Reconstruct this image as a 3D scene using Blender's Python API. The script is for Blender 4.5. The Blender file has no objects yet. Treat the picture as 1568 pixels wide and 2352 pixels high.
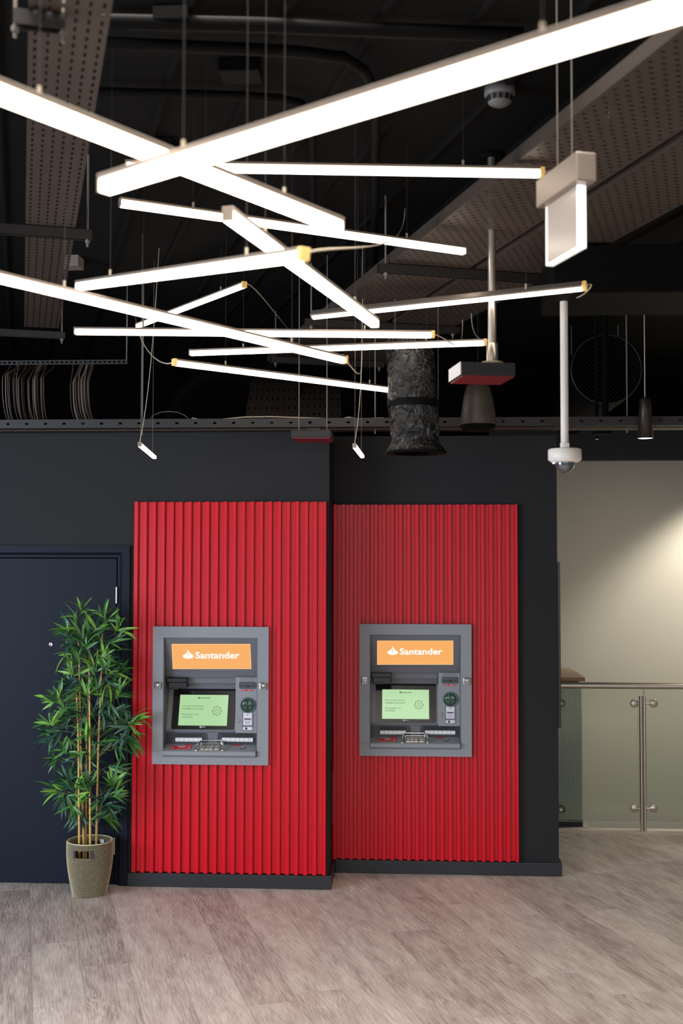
import bpy, bmesh, math, random
from mathutils import Vector, Matrix
random.seed(7)
PI = math.pi
sc = bpy.context.scene
COL = sc.collection

# ------------------------------------------------------------------ camera, world, lights, exposure
F = 2700.0; CAMH = 2.0
cd = bpy.data.cameras.new('camera'); cam = bpy.data.objects.new('camera', cd); COL.objects.link(cam)
R3 = Matrix.Rotation(math.atan(154/2700), 3, 'Z') @ Matrix.Rotation(PI/2 + math.atan(109/2700), 3, 'X') @ Matrix.Rotation(0.0015, 3, 'Z')
cam.matrix_world = Matrix.Translation((0, 0, CAMH)) @ R3.to_4x4()
cd.sensor_fit = 'VERTICAL'; cd.sensor_height = 36.0; cd.lens = F*36/2352
cd.clip_start = 0.05; cd.clip_end = 60
cd.dof.use_dof = True; cd.dof.focus_distance = 7.15; cd.dof.aperture_fstop = 2.6
sc.camera = cam
sc.view_settings.view_transform = 'Standard'; sc.view_settings.look = 'None'
sc.view_settings.gamma = 1; sc.view_settings.use_curve_mapping = False
sc.view_settings.exposure = 0.0
w = bpy.data.worlds.new('world'); sc.world = w; w.use_nodes = True
w.node_tree.nodes['Background'].inputs['Color'].default_value = (0.88, 0.92, 1.0, 1)
w.node_tree.nodes['Background'].inputs['Strength'].default_value = 2.2

def area(name, loc, target, sx, sy, power, color):
    l = bpy.data.lights.new(name, 'AREA'); l.shape = 'RECTANGLE'; l.size = sx; l.size_y = sy
    l.energy = power; l.color = color
    o = bpy.data.objects.new(name, l); COL.objects.link(o); o.location = loc
    o.rotation_euler = (Vector(target)-Vector(loc)).to_track_quat('-Z', 'Y').to_euler()
    return o
# daylight through the shop front, left of and behind the photographer
DL = area('daylight', (-4.95, 3.1, 1.75), (-1.2, 6.6, 0.9), 3.2, 2.3, 260, (0.70, 0.83, 1.0))
DF = area('floor_fill', (0.6, 3.2, 3.70), (0.6, 3.6, 0.0), 5.0, 3.0, 250, (1.0, 0.93, 0.86)); DF.data.spread = math.radians(118)  # added overhead light, put in so the floor gets brighter
def spot(name, loc, target, power, angle, blend, color, rad=0.05):
    l = bpy.data.lights.new(name, 'SPOT'); l.energy = power; l.spot_size = angle; l.spot_blend = blend
    l.color = color; l.shadow_soft_size = rad
    o = bpy.data.objects.new(name, l); COL.objects.link(o); o.location = loc
    o.rotation_euler = (Vector(target)-Vector(loc)).to_track_quat('-Z', 'Y').to_euler()
spot('stairwell_downlight', (3.05, 9.55, 2.84), (2.95, 10.3, 1.0), 190, math.radians(105), 0.55, (1.0, 0.95, 0.84), 0.08)
spot('counter_fill', (3.3, 7.9, 3.3), (1.6, 8.9, 0.5), 130, math.radians(110), 0.9, (1.0, 0.9, 0.76), 0.12)  # added light out of view, aimed to brighten the counter

# ------------------------------------------------------------------ unprojection helpers (real distances)
def ray(x, y): return R3 @ Vector((x-784, -(y-1176), -F))
CO = Vector((0, 0, CAMH))
def onz(x, y, z):
    r = ray(x, y); return CO + r*((z-CAMH)/r.z)
def ony(x, y, Y):
    r = ray(x, y); return CO + r*(Y/r.y)

# ------------------------------------------------------------------ materials
def srgb(r, g, b):
    f = lambda c: (c/255/12.92) if c/255 <= 0.04045 else ((c/255+0.055)/1.055)**2.4
    return (f(r), f(g), f(b), 1)
def mat(name, col, rough=0.5, metal=0.0, spec=0.5, bump=0.0, bscale=200, var=0.0, vscale=6, emit=None, es=0, coat=0, trans=0, alpha=1):
    m = bpy.data.materials.new(name); m.use_nodes = True
    nt = m.node_tree; b = nt.nodes['Principled BSDF']
    b.inputs['Base Color'].default_value = col; b.inputs['Roughness'].default_value = rough
    b.inputs['Metallic'].default_value = metal; b.inputs['Specular IOR Level'].default_value = spec
    if coat: b.inputs['Coat Weight'].default_value = coat; b.inputs['Coat Roughness'].default_value = 0.15
    if trans: b.inputs['Transmission Weight'].default_value = trans
    if alpha < 1: b.inputs['Alpha'].default_value = alpha
    if emit: b.inputs['Emission Color'].default_value = emit; b.inputs['Emission Strength'].default_value = es
    tc = nt.nodes.new('ShaderNodeTexCoord')
    if var > 0:
        n = nt.nodes.new('ShaderNodeTexNoise'); n.inputs['Scale'].default_value = vscale; n.inputs['Detail'].default_value = 5
        nt.links.new(tc.outputs['Object'], n.inputs['Vector'])
        mx = nt.nodes.new('ShaderNodeMix'); mx.data_type = 'RGBA'
        mx.inputs['A'].default_value = tuple(c*(1-var) for c in col[:3])+(1,)
        mx.inputs['B'].default_value = tuple(min(1, c*(1+var)) for c in col[:3])+(1,)
        nt.links.new(n.outputs['Fac'], mx.inputs['Factor']); nt.links.new(mx.outputs['Result'], b.inputs['Base Color'])
    if bump > 0:
        n2 = nt.nodes.new('ShaderNodeTexNoise'); n2.inputs['Scale'].default_value = bscale; n2.inputs['Detail'].default_value = 3
        nt.links.new(tc.outputs['Object'], n2.inputs['Vector'])
        bp = nt.nodes.new('ShaderNodeBump'); bp.inputs['Strength'].default_value = bump; bp.inputs['Distance'].default_value = 0.002
        nt.links.new(n2.outputs['Fac'], bp.inputs['Height']); nt.links.new(bp.outputs['Normal'], b.inputs['Normal'])
    return m
M = {}
M['wall'] = mat('charcoal_paint', srgb(33, 33, 34), 0.7, spec=0.25, bump=0.08, bscale=250, var=0.06, vscale=3)
M['skirt'] = mat('charcoal_satin', srgb(34, 36, 40), 0.4)
M['door'] = mat('slate_door_paint', srgb(24, 29, 41), 0.5, spec=0.12, var=0.05, vscale=2)
M['ceil'] = mat('black_ceiling', srgb(9, 8, 7), 0.9, spec=0.15, var=0.35, vscale=2.5, bump=0.4, bscale=25)
M['black'] = mat('matt_black', srgb(16, 16, 17), 0.55)
M['gblack'] = mat('gloss_black', srgb(10, 10, 11), 0.25)
M['duct'] = mat('black_duct', srgb(7, 7, 7), 0.7, spec=0.1, var=0.3, vscale=4)
M['tray'] = mat('galvanised_painted_tray', srgb(62, 53, 46), 0.6, spec=0.3, var=0.15, vscale=8)
M['traydark'] = mat('dark_tray', srgb(40, 36, 34), 0.5, metal=0.2, var=0.2, vscale=8)
M['red'] = mat('red_gloss_paint', srgb(204, 0, 27), 0.3, spec=0.35, var=0.05, vscale=30, bump=0.22, bscale=260)
M['redflat'] = mat('red_backing', srgb(150, 6, 22), 0.4, bump=0.3, bscale=200)
M['beige'] = mat('beige_wall_paint', srgb(196, 190, 176), 0.7)
M['atm'] = mat('grey_machine_plastic', srgb(134, 137, 141), 0.45, bump=0.06, bscale=500)
M['atmd'] = mat('slate_machine_plastic', srgb(66, 69, 76), 0.45)
M['bay'] = mat('dark_slate_bay', srgb(40, 44, 52), 0.4)
M['atmm'] = mat('mid_grey_plastic', srgb(100, 101, 108), 0.45)
M['chrome'] = mat('chrome', srgb(225, 225, 225), 0.08, metal=1)
M['steel'] = mat('brushed_steel', srgb(205, 196, 184), 0.36, metal=1)
M['nickel'] = mat('satin_nickel', srgb(215, 210, 205), 0.3, metal=1)
M['white'] = mat('white_plastic', srgb(226, 220, 212), 0.45)
M['roller'] = mat('white_roller', srgb(225, 226, 226), 0.5)
M['label'] = mat('white_label', srgb(214, 216, 220), 0.4)
M['redlab'] = mat('red_label', srgb(200, 24, 30), 0.4)
M['reddark'] = mat('dark_red_satin', srgb(96, 16, 24), 0.4)
M['detector'] = mat('grey_detector_plastic', srgb(112, 110, 110), 0.5)
M['wire'] = mat('dark_steel_wire', srgb(60, 56, 52), 0.6)
M['purple'] = mat('purple_print', srgb(110, 80, 120), 0.4)
M['green'] = mat('green_card_slot', srgb(18, 62, 44), 0.15, emit=srgb(20, 110, 70), es=0.12, coat=0.6)
M['orange'] = mat('backlit_orange', srgb(0, 0, 0), 0.6, emit=srgb(253, 178, 100), es=0.95)
M['oredge'] = mat('backlit_edge', srgb(0, 0, 0), 0.6, emit=srgb(255, 214, 150), es=1.0)
M['signw'] = mat('backlit_white', srgb(0, 0, 0), 0.6, emit=(1, 0.98, 0.95, 1), es=1.1)
M['screen'] = mat('lit_screen', srgb(8, 8, 8), 0.12, emit=srgb(184, 228, 172), es=0.88)
M['ink'] = mat('screen_ink', srgb(40, 60, 44), 0.5)
M['gearink'] = mat('screen_brown_ink', srgb(90, 60, 44), 0.5)
M['glass_bezel'] = mat('black_bezel', srgb(18, 18, 22), 0.22)
M['alu'] = mat('warm_aluminium', srgb(150, 138, 126), 0.4, metal=0.6)
M['tube'] = mat('lit_tube', srgb(250, 245, 235), 0.5, emit=(1, 0.86, 0.72, 1), es=7.5)
M['spill'] = mat('lit_lens', srgb(250, 250, 250), 0.5, emit=(0.9, 0.95, 1, 1), es=2.5)
M['capy'] = mat('translucent_end_cap', srgb(222, 188, 120), 0.35, emit=srgb(255, 200, 110), es=0.35)
M['cable'] = mat('cream_cable', srgb(196, 182, 158), 0.5)
M['dcable'] = mat('grey_cable', srgb(120, 112, 104), 0.6)
M['dcable2'] = mat('brown_cable', srgb(70, 52, 42), 0.6)
M['wood'] = mat('wood_counter', srgb(176, 150, 120), 0.4, var=0.1, vscale=12)
M['woodedge'] = mat('wood_counter_edge', srgb(150, 112, 74), 0.45)
M['ribbed'] = mat('pale_green_ribbed_panel', srgb(172, 180, 164), 0.5)
M['straw'] = mat('straw_weave', srgb(214, 200, 160), 0.6)
M['weave'] = mat('dark_weave', srgb(42, 32, 22), 0.7)
M['leather'] = mat('navy_binding', srgb(44, 48, 60), 0.45)
M['cane'] = mat('bamboo_cane', srgb(200, 164, 92), 0.4, var=0.12, vscale=14)
M['node'] = mat('bamboo_node', srgb(120, 86, 44), 0.5)
M['twig'] = mat('twig_brown', srgb(98, 92, 62), 0.6)
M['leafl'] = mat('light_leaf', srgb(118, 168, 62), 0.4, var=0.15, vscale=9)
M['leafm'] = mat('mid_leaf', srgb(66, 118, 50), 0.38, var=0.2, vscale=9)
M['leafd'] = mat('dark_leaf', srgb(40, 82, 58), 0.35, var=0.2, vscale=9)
M['acrylic'] = mat('clear_acrylic_glow', srgb(90, 86, 82), 0.2, emit=srgb(232, 214, 200), es=0.5)
M['litedge'] = mat('lit_acrylic_edge', srgb(240, 240, 250), 0.3, emit=(0.93, 0.95, 1, 1), es=1.4)
M['greyrim'] = mat('acrylic_side_rim', srgb(225, 225, 215), 0.3, emit=(0.9, 0.9, 0.86, 1), es=0.75)
M['grille'] = mat('wire_grille', srgb(50, 48, 46), 0.4, metal=0.6)
M['dome'] = mat('smoked_dome', srgb(60, 66, 74), 0.04, spec=0.9, coat=1)
M['lens'] = mat('camera_lens', srgb(8, 8, 10), 0.1)
# tinted glass of the balustrade
def glassmat():
    m = bpy.data.materials.new('balustrade_glass'); m.use_nodes = True; nt = m.node_tree
    for n in list(nt.nodes): nt.nodes.remove(n)
    o = nt.nodes.new('ShaderNodeOutputMaterial'); mx = nt.nodes.new('ShaderNodeMixShader')
    t = nt.nodes.new('ShaderNodeBsdfTransparent'); t.inputs['Color'].default_value = (0.90, 0.93, 0.89, 1)
    g = nt.nodes.new('ShaderNodeBsdfGlossy'); g.inputs['Roughness'].default_value = 0.03
    fr = nt.nodes.new('ShaderNodeFresnel'); fr.inputs['IOR'].default_value = 1.5
    nt.links.new(fr.outputs[0], mx.inputs[0]); nt.links.new(t.outputs[0], mx.inputs[1]); nt.links.new(g.outputs[0], mx.inputs[2])
    nt.links.new(mx.outputs[0], o.inputs['Surface']); return m
M['glass'] = glassmat()
def foilmat():
    m = mat('crumpled_black_foil', srgb(9, 9, 9), 0.25, spec=0.6)
    nt = m.node_tree; b = nt.nodes['Principled BSDF']; tc = nt.nodes.new('ShaderNodeTexCoord')
    n = nt.nodes.new('ShaderNodeTexNoise'); n.inputs['Scale'].default_value = 14; n.inputs['Detail'].default_value = 6; n.inputs['Distortion'].default_value = 1.5
    nt.links.new(tc.outputs['Object'], n.inputs['Vector'])
    bp = nt.nodes.new('ShaderNodeBump'); bp.inputs['Strength'].default_value = 1.0; bp.inputs['Distance'].default_value = 0.05
    nt.links.new(n.outputs['Fac'], bp.inputs['Height']); nt.links.new(bp.outputs['Normal'], b.inputs['Normal']); return m
M['foil'] = foilmat()
def plankmat():
    m = bpy.data.materials.new('limed_oak_plank'); m.use_nodes = True; nt = m.node_tree; L = nt.links
    b = nt.nodes['Principled BSDF']; N = nt.nodes.new
    tc = N('ShaderNodeTexCoord'); oi = N('ShaderNodeObjectInfo')
    mul = N('ShaderNodeVectorMath'); mul.operation = 'SCALE'; mul.inputs[0].default_value = (37, 91, 13); L.new(oi.outputs['Random'], mul.inputs['Scale'])
    add = N('ShaderNodeVectorMath'); add.operation = 'ADD'; L.new(tc.outputs['Object'], add.inputs[0]); L.new(mul.outputs[0], add.inputs[1])
    mp = N('ShaderNodeMapping'); mp.inputs['Scale'].default_value = (1.6, 8.0, 1); L.new(add.outputs[0], mp.inputs['Vector'])
    # cathedral grain: contour bands of a stretched noise
    n1 = N('ShaderNodeTexNoise'); n1.inputs['Scale'].default_value = 1.6; n1.inputs['Detail'].default_value = 2.0; L.new(mp.outputs[0], n1.inputs['Vector'])
    m1 = N('ShaderNodeMath'); m1.operation = 'MULTIPLY'; m1.inputs[1].default_value = 75; L.new(n1.outputs['Fac'], m1.inputs[0])
    m2 = N('ShaderNodeMath'); m2.operation = 'SINE'; L.new(m1.outputs[0], m2.inputs[0])
    # mask where cathedral grain shows strongly
    n2 = N('ShaderNodeTexNoise'); n2.inputs['Scale'].default_value = 2.6; n2.inputs['Detail'].default_value = 2; L.new(add.outputs[0], n2.inputs['Vector'])
    r2 = N('ShaderNodeMapRange'); r2.inputs['From Min'].default_value = 0.50; r2.inputs['From Max'].default_value = 0.8; L.new(n2.outputs['Fac'], r2.inputs['Value'])
    mm = N('ShaderNodeMath'); mm.operation = 'MULTIPLY'; L.new(m2.outputs[0], mm.inputs[0]); L.new(r2.outputs[0], mm.inputs[1])
    # fine fibres
    mp3 = N('ShaderNodeMapping'); mp3.inputs['Scale'].default_value = (9, 190, 1); L.new(add.outputs[0], mp3.inputs['Vector'])
    n3 = N('ShaderNodeTexNoise'); n3.inputs['Scale'].default_value = 1.0; n3.inputs['Detail'].default_value = 4; L.new(mp3.outputs[0], n3.inputs['Vector'])
    # broad tone
    mp4 = N('ShaderNodeMapping'); mp4.inputs['Scale'].default_value = (2.2, 9, 1); L.new(add.outputs[0], mp4.inputs['Vector'])
    n4 = N('ShaderNodeTexNoise'); n4.inputs['Scale'].default_value = 1.6; n4.inputs['Detail'].default_value = 4; L.new(mp4.outputs[0], n4.inputs['Vector'])
    cr = N('ShaderNodeValToRGB'); e = cr.color_ramp.elements
    e[0].position = 0.28; e[0].color = srgb(146, 131, 123); e[1].position = 0.72; e[1].color = srgb(214, 202, 192)
    x = cr.color_ramp.elements.new(0.5); x.color = srgb(187, 173, 164)
    # factor = .5*n4 + .25*n3 + random + grain
    a1 = N('ShaderNodeMath'); a1.operation = 'MULTIPLY_ADD'; a1.inputs[1].default_value = 0.75; n4s = N('ShaderNodeMath'); n4s.operation = 'MULTIPLY_ADD'; n4s.inputs[1].default_value = 0.55; n4s.inputs[2].default_value = 0.01; L.new(n4.outputs['Fac'], n4s.inputs[0]); L.new(n3.outputs['Fac'], a1.inputs[0]); L.new(n4s.outputs[0], a1.inputs[2])
    a2 = N('ShaderNodeMath'); a2.operation = 'MULTIPLY_ADD'; a2.inputs[1].default_value = 0.11; L.new(mm.outputs[0], a2.inputs[0]); L.new(a1.outputs[0], a2.inputs[2])
    a3 = N('ShaderNodeMath'); a3.operation = 'MULTIPLY_ADD'; a3.inputs[1].default_value = 0.15; L.new(oi.outputs['Random'], a3.inputs[0]); L.new(a2.outputs[0], a3.inputs[2])
    a4 = N('ShaderNodeMath'); a4.operation = 'SUBTRACT'; a4.inputs[1].default_value = 0.25; L.new(a3.outputs[0], a4.inputs[0])
    L.new(a4.outputs[0], cr.inputs['Fac']); L.new(cr.outputs['Color'], b.inputs['Base Color'])
    b.inputs['Roughness'].default_value = 0.46; b.inputs['Specular IOR Level'].default_value = 0.45
    bp = N('ShaderNodeBump'); bp.inputs['Strength'].default_value = 0.15; bp.inputs['Distance'].default_value = 0.001
    L.new(a2.outputs[0], bp.inputs['Height']); L.new(bp.outputs['Normal'], b.inputs['Normal'])
    return m
M['plank'] = plankmat()

# ------------------------------------------------------------------ mesh helpers
class MB:
    def __init__(s): s.v = []; s.f = []; s.sm = []
    def add(s, vs, fs, smooth=False):
        o = len(s.v); s.v += [Vector(p) for p in vs]; s.f += [tuple(i+o for i in f) for f in fs]; s.sm += [smooth]*len(fs); return s
    def box(s, x0, x1, y0, y1, z0, z1, T=None, ch=0):
        if ch:
            bm = bmesh.new(); bmesh.ops.create_cube(bm, size=1)
            for v in bm.verts: v.co = Vector(((x0+x1)/2+v.co.x*(x1-x0), (y0+y1)/2+v.co.y*(y1-y0), (z0+z1)/2+v.co.z*(z1-z0)))
            bmesh.ops.bevel(bm, geom=list(bm.edges), offset=ch, segments=2, profile=0.5, affect='EDGES')
            bm.verts.index_update(); vs = [v.co.copy() for v in bm.verts]; fs = [[v.index for v in f.verts] for f in bm.faces]; bm.free()
        else:
            vs = [Vector(p) for p in ((x0,y0,z0),(x1,y0,z0),(x1,y1,z0),(x0,y1,z0),(x0,y0,z1),(x1,y0,z1),(x1,y1,z1),(x0,y1,z1))]
            fs = [(0,3,2,1),(4,5,6,7),(0,1,5,4),(1,2,6,5),(2,3,7,6),(3,0,4,7)]
        if T is not None: vs = [T @ v for v in vs]
        return s.add(vs, fs)
    def hexa(s, p):   # 8 points: front quad (4, ccw), back quad (4)
        return s.add(p, [(0,1,2,3),(7,6,5,4),(0,4,5,1),(1,5,6,2),(2,6,7,3),(3,7,4,0)])
    def tube(s, pts, r, n=8, cap=True, smooth=True):
        pts = [Vector(p) for p in pts]; rs = r if isinstance(r, (list, tuple)) else [r]*len(pts)
        rings = []; up = None
        for i, p in enumerate(pts):
            d = (pts[min(i+1, len(pts)-1)]-pts[max(i-1, 0)]).normalized()
            if up is None: up = Vector((0,0,1)) if abs(d.z) < 0.9 else Vector((1,0,0))
            a = d.cross(up).normalized(); b = a.cross(d).normalized(); up = b
            rings.append([p + (a*math.cos(t)+b*math.sin(t))*rs[i] for t in [2*PI*k/n for k in range(n)]])
        vs = [v for r_ in rings for v in r_]
        fs = [(i*n+k, (i+1)*n+k, (i+1)*n+(k+1) % n, i*n+(k+1) % n) for i in range(len(pts)-1) for k in range(n)]
        s.add(vs, fs, smooth)
        if cap: 
            s.add(rings[0], [tuple(range(n))]); s.add(rings[-1], [tuple(reversed(range(n)))])
        return s
    def lathe(s, prof, c=(0,0,0), n=32, axis=None, smooth=True):   # prof: (r, h) list along axis
        ax = Vector(axis).normalized() if axis else Vector((0,0,1)); a = ax.orthogonal().normalized(); b = ax.cross(a); c = Vector(c)
        vs = []; 
        for r, h in prof:
            for k in range(n):
                t = 2*PI*k/n; vs.append(c + ax*h + (a*math.cos(t)+b*math.sin(t))*r)
        fs = [(i*n+k, i*n+(k+1) % n, (i+1)*n+(k+1) % n, (i+1)*n+k) for i in range(len(prof)-1) for k in range(n)]
        return s.add(vs, fs, smooth)
    def poly(s, pts, thick=0, nrm=None):
        n = len(pts); pts = [Vector(p) for p in pts]
        if thick == 0: return s.add(pts, [tuple(range(n))])
        nr = Vector(nrm) if nrm is not None else (pts[1]-pts[0]).cross(pts[2]-pts[0]).normalized()
        back = [p - nr*thick for p in pts]
        return s.add(pts+back, [tuple(range(n)), tuple(reversed(range(n, 2*n)))]+[(i, i+n, (i+1) % n+n, (i+1) % n) for i in range(n)])
    def mesh(s, name, org=(0,0,0)):
        me = bpy.data.meshes.new(name); o = Vector(org)
        me.from_pydata([tuple(v-o) for v in s.v], [], s.f)
        me.polygons.foreach_set('use_smooth', s.sm); me.update(); 
        bm = bmesh.new(); bm.from_mesh(me); bmesh.ops.recalc_face_normals(bm, faces=bm.faces); bm.to_mesh(me); bm.free()
        return me
def obj(name, mb, m, parent=None, org=None, kind=None):
    """one mesh object; coordinates in mb are world ones, parent is an unrotated empty or object"""
    chain = Vector((0,0,0)); p = parent
    while p: chain += p.location; p = p.parent
    o3 = Vector(org) if org is not None else chain
    me = mb.mesh(name, o3) if isinstance(mb, MB) else mb
    me.materials.clear() if isinstance(mb, MB) else None
    if isinstance(mb, MB): me.materials.append(m)
    o = bpy.data.objects.new(name, me); COL.objects.link(o); o.location = o3-chain; o.parent = parent
    if kind: o['kind'] = kind
    return o
def tag(o, label, cat, group=None):
    o['label'] = label; o['category'] = cat
    if group: o['group'] = group
    return o
def thing(name, label, cat, loc, group=None):
    o = bpy.data.objects.new(name, None); COL.objects.link(o); o.location = loc; o.empty_display_size = 0.05
    return tag(o, label, cat, group)
def struct(name, mb, m, parent=None, org=None): 
    o = obj(name, mb, m, parent, org)
    if not parent: o['kind'] = 'structure'
    return o
def box(*a, **k): return MB().box(*a, **k)
def bez(p0, p1, p2, p3, n=12):
    p0, p1, p2, p3 = map(Vector, (p0, p1, p2, p3)); out = []
    for i in range(n+1):
        t = i/n; out.append(p0*(1-t)**3+p1*3*t*(1-t)**2+p2*3*t*t*(1-t)+p3*t**3)
    return out
def rrect(x0, x1, y0, y1, r, n=5):
    P = []
    for cx, cy, a0 in ((x1-r, y1-r, 0), (x0+r, y1-r, 90), (x0+r, y0+r, 180), (x1-r, y0+r, 270)):
        for i in range(n+1):
            t = math.radians(a0+90*i/n); P.append((cx+r*math.cos(t), cy+r*math.sin(t)))
    return P
_tc = {}
def textmesh(s, off=0.0):
    k = (s, off)
    if k in _tc: return _tc[k]
    c = bpy.data.curves.new('txt', 'FONT'); c.body = s; c.offset = off; c.resolution_u = 3; c.fill_mode = 'FRONT'
    t = bpy.data.objects.new('txt', c); COL.objects.link(t)
    bpy.context.view_layer.update()
    me = bpy.data.meshes.new_from_object(t.evaluated_get(bpy.context.evaluated_depsgraph_get()))
    vs = [v.co.copy() for v in me.vertices]; fs = [tuple(p.vertices) for p in me.polygons]
    bpy.data.objects.remove(t); bpy.data.curves.remove(c); bpy.data.meshes.remove(me)
    _tc[k] = (vs, fs); return vs, fs
def text(mb, s, o, right, up, wid, hgt, off=0.0):
    """fit the string's box into wid x hgt from corner o"""
    vs, fs = textmesh(s, off)
    x0 = min(v.x for v in vs); x1 = max(v.x for v in vs); y0 = min(v.y for v in vs); y1 = max(v.y for v in vs)
    right = Vector(right).normalized(); up = Vector(up).normalized()
    mb.add([Vector(o)+right*((v.x-x0)/(x1-x0)*wid)+up*((v.y-y0)/(y1-y0)*hgt) for v in vs], fs)

# ------------------------------------------------------------------ setting: floor
W1 = 7.215; W2 = 7.604; FY = 8.76; FEDGE = 8.965; CEIL = 3.75
PSI = math.radians(18.5)
ud = Vector((-math.sin(PSI), math.cos(PSI), 0)); vd = Vector((math.cos(PSI), math.sin(PSI), 0))
floor = struct('floor', box(-6, 6, -3.5, FEDGE-0.02, -0.12, -0.006), M['plank'])
def clip(poly, n, d):   # keep n.p <= d
    out = []
    for i in range(len(poly)):
        a, b = poly[i], poly[(i+1) % len(poly)]; da = n.dot(a)-d; db = n.dot(b)-d
        if da <= 0: out.append(a)
        if (da < 0 < db) or (db < 0 < da): out.append(a+(b-a)*(da/(da-db)))
    return out
PW, PL, GAP = 0.232, 1.22, 0.0012
rowoff = {}
for i in range(-34, 40):
    rng = random.Random(i*17+3); off = rng.random()*PL
    for j in range(-3, 12):
        v0 = i*PW+GAP/2+0.075; v1 = v0+PW-GAP; u0 = j*PL+off+GAP/2; u1 = u0+PL-GAP
        P = [vd*v0+ud*u0, vd*v1+ud*u0, vd*v1+ud*u1, vd*v0+ud*u1]
        for n, d in ((Vector((0,1,0)), FY), (Vector((0,-1,0)), -3.7), (Vector((1,0,0)), 4.0), (Vector((-1,0,0)), 3.4)):
            P = clip(P, n, d)
            if len(P) < 3: break
        if len(P) < 3: continue
        c = vd*((v0+v1)/2)+ud*((u0+u1)/2)
        ar = abs(sum(P[k].x*P[(k+1) % len(P)].y-P[(k+1) % len(P)].x*P[k].y for k in range(len(P))))/2
        if ar < 0.01: continue
        Rm = Matrix((ud, vd, Vector((0,0,1))))     # world -> local (x along plank)
        loc = [Rm @ (p-c) for p in P]
        mb = MB().poly(loc, 0.005, (0,0,1))
        o = bpy.data.objects.new('plank', mb.mesh('plank')); o.data.materials.append(M['plank']); COL.objects.link(o)
        o.parent = floor; o.location = c+Vector((0,0,-random.Random(i*31+j).random()*0.0003)); o.rotation_euler = (0,0,math.atan2(ud.y, ud.x))
# edge board of the stairwell, curved
mb = MB(); N = 24
for k in range(N):
    xa = 0.6+k*(4.6-0.6)/N; xb = 0.6+(k+1)*(4.6-0.6)/N
    g = lambda x: FEDGE-0.018*math.cos((x-1.8)*1.3)+0.02
    mb.hexa([(xa,FY+0.002,0),(xb,FY+0.002,0),(xb,g(xb),0),(xa,g(xa),0),(xa,FY+0.002,-0.03),(xb,FY+0.002,-0.03),(xb,g(xb),-0.03),(xa,g(xa),-0.03)])
struct('trim_1', mb, M['plank'])

# ------------------------------------------------------------------ setting: walls with openings for the machines
AX1, AX2 = (-1.563, -0.851), (-0.313, 0.399); AZ = (0.751, 1.588)
def holed(mb, x0, x1, y0, y1, z0, z1, h):
    hx0, hx1, hz0, hz1 = h
    mb.box(x0, hx0, y0, y1, z0, z1); mb.box(hx1, x1, y0, y1, z0, z1)
    mb.box(hx0, hx1, y0, y1, z0, hz0); mb.box(hx0, hx1, y0, y1, hz1, z1)
h1 = (AX1[0]+0.05, AX1[1]-0.05, AZ[0]+0.035, AZ[1]-0.05); h2 = (AX2[0]+0.05, AX2[1]-0.05, AZ[0]+0.035, AZ[1]-0.05)
WT = 2.80
doorX1 = ony(265, 1700, W1).x; doorZ = ony(150, 1281, W1).z
mb = MB()
holed(mb, doorX1+0.03, -0.487, W1, W1+0.385, 0, WT, h1)
mb.box(-5.0, doorX1+0.03, W1, W1+0.385, doorZ+0.03, WT)
mb.box(-5.0, doorX1-1.08, W1, W1+0.385, 0, doorZ+0.03)
struct('wall_left', mb, M['wall'])
wend = 0.950
mb = MB(); holed(mb, -0.487, wend, W2, W2+0.30, 0, WT, h2); struct('wall_right', mb, M['wall'])
struct('wall_back', box(-5.5, 6, 11.2, 11.35, 0.0, CEIL), M['ceil'])
mb = MB().box(-5.2, -5.05, 4.8, 11.2, 0, CEIL); mb.box(-5.2, -5.05, -3.5, 1.2, 0, CEIL); mb.box(-5.2, -5.05, 1.2, 4.8, 0, 0.35); mb.box(-5.2, -5.05, 1.2, 4.8, 3.0, CEIL)
struct('wall_side', mb, M['wall'])
mb = MB()
for y in (1.2, 2.4, 3.6, 4.75): mb.box(-5.16, -5.10, y, y+0.05, 0.35, 3.0)
for z in (0.35, 2.95): mb.box(-5.16, -5.10, 1.2, 4.8, z, z+0.05)
struct('window_1', mb, M['skirt'])
mb = MB()
for x in (-5.2, -2.4, 0.4, 3.2, 5.94): mb.box(x, x+0.08, -3.5, -3.42, 0, 3.2)
mb.box(-5.2, 6.0, -3.5, -3.42, 3.0, CEIL); mb.box(-5.2, 6.0, -3.5, -3.42, 0, 0.15)
struct('window_2', mb, M['skirt'])
struct('ground', box(-30, 30, -30, 30, -2.6, -2.3).box(-14, -5.25, -14, 14, -0.25, -0.15).box(-5.25, 14, -14, -3.55, -0.25, -0.15), mat('grey_pavement', srgb(110, 110, 112), 0.9))  # unseen ground outside, added to cut world light coming up from below
struct('ceiling', box(-5.5, 6.2, -3.5, 11.4, CEIL, CEIL+0.15), M['ceil'])
struct('wall_stairwell', box(0.7, 6.0, 10.3, 10.42, -2.2, 2.86), M['beige'])
struct('wall_far_right', box(6.0, 6.12, -3.5, 10.3, -2.2, CEIL), M['beige'])
struct('trim_2', box(0.7, 6.0, 10.22, 10.6, 2.862, 3.2), M['black'])      # black bulkhead over the stairwell
# baseboards
def skirting(name, x0, x1, yf, yb, ret=None):
    mb = MB().box(x0, x1, yf, yb, 0, 0.083, ch=0.003)
    if ret: mb.box(*ret)
    return struct(name, mb, M['skirt'])
archX1 = ony(296, 1700, W1).x
skirting('baseboard_left', archX1+0.002, -0.484, 7.19, W1-0.001)
skirting('baseboard_return', -0.4865, -0.470, 7.19, W2-0.03)
skirting('baseboard_right', -0.469, 0.967, W2-0.024, W2-0.001, (0.951, 0.967, W2, W2+0.28, 0, 0.083))

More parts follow.
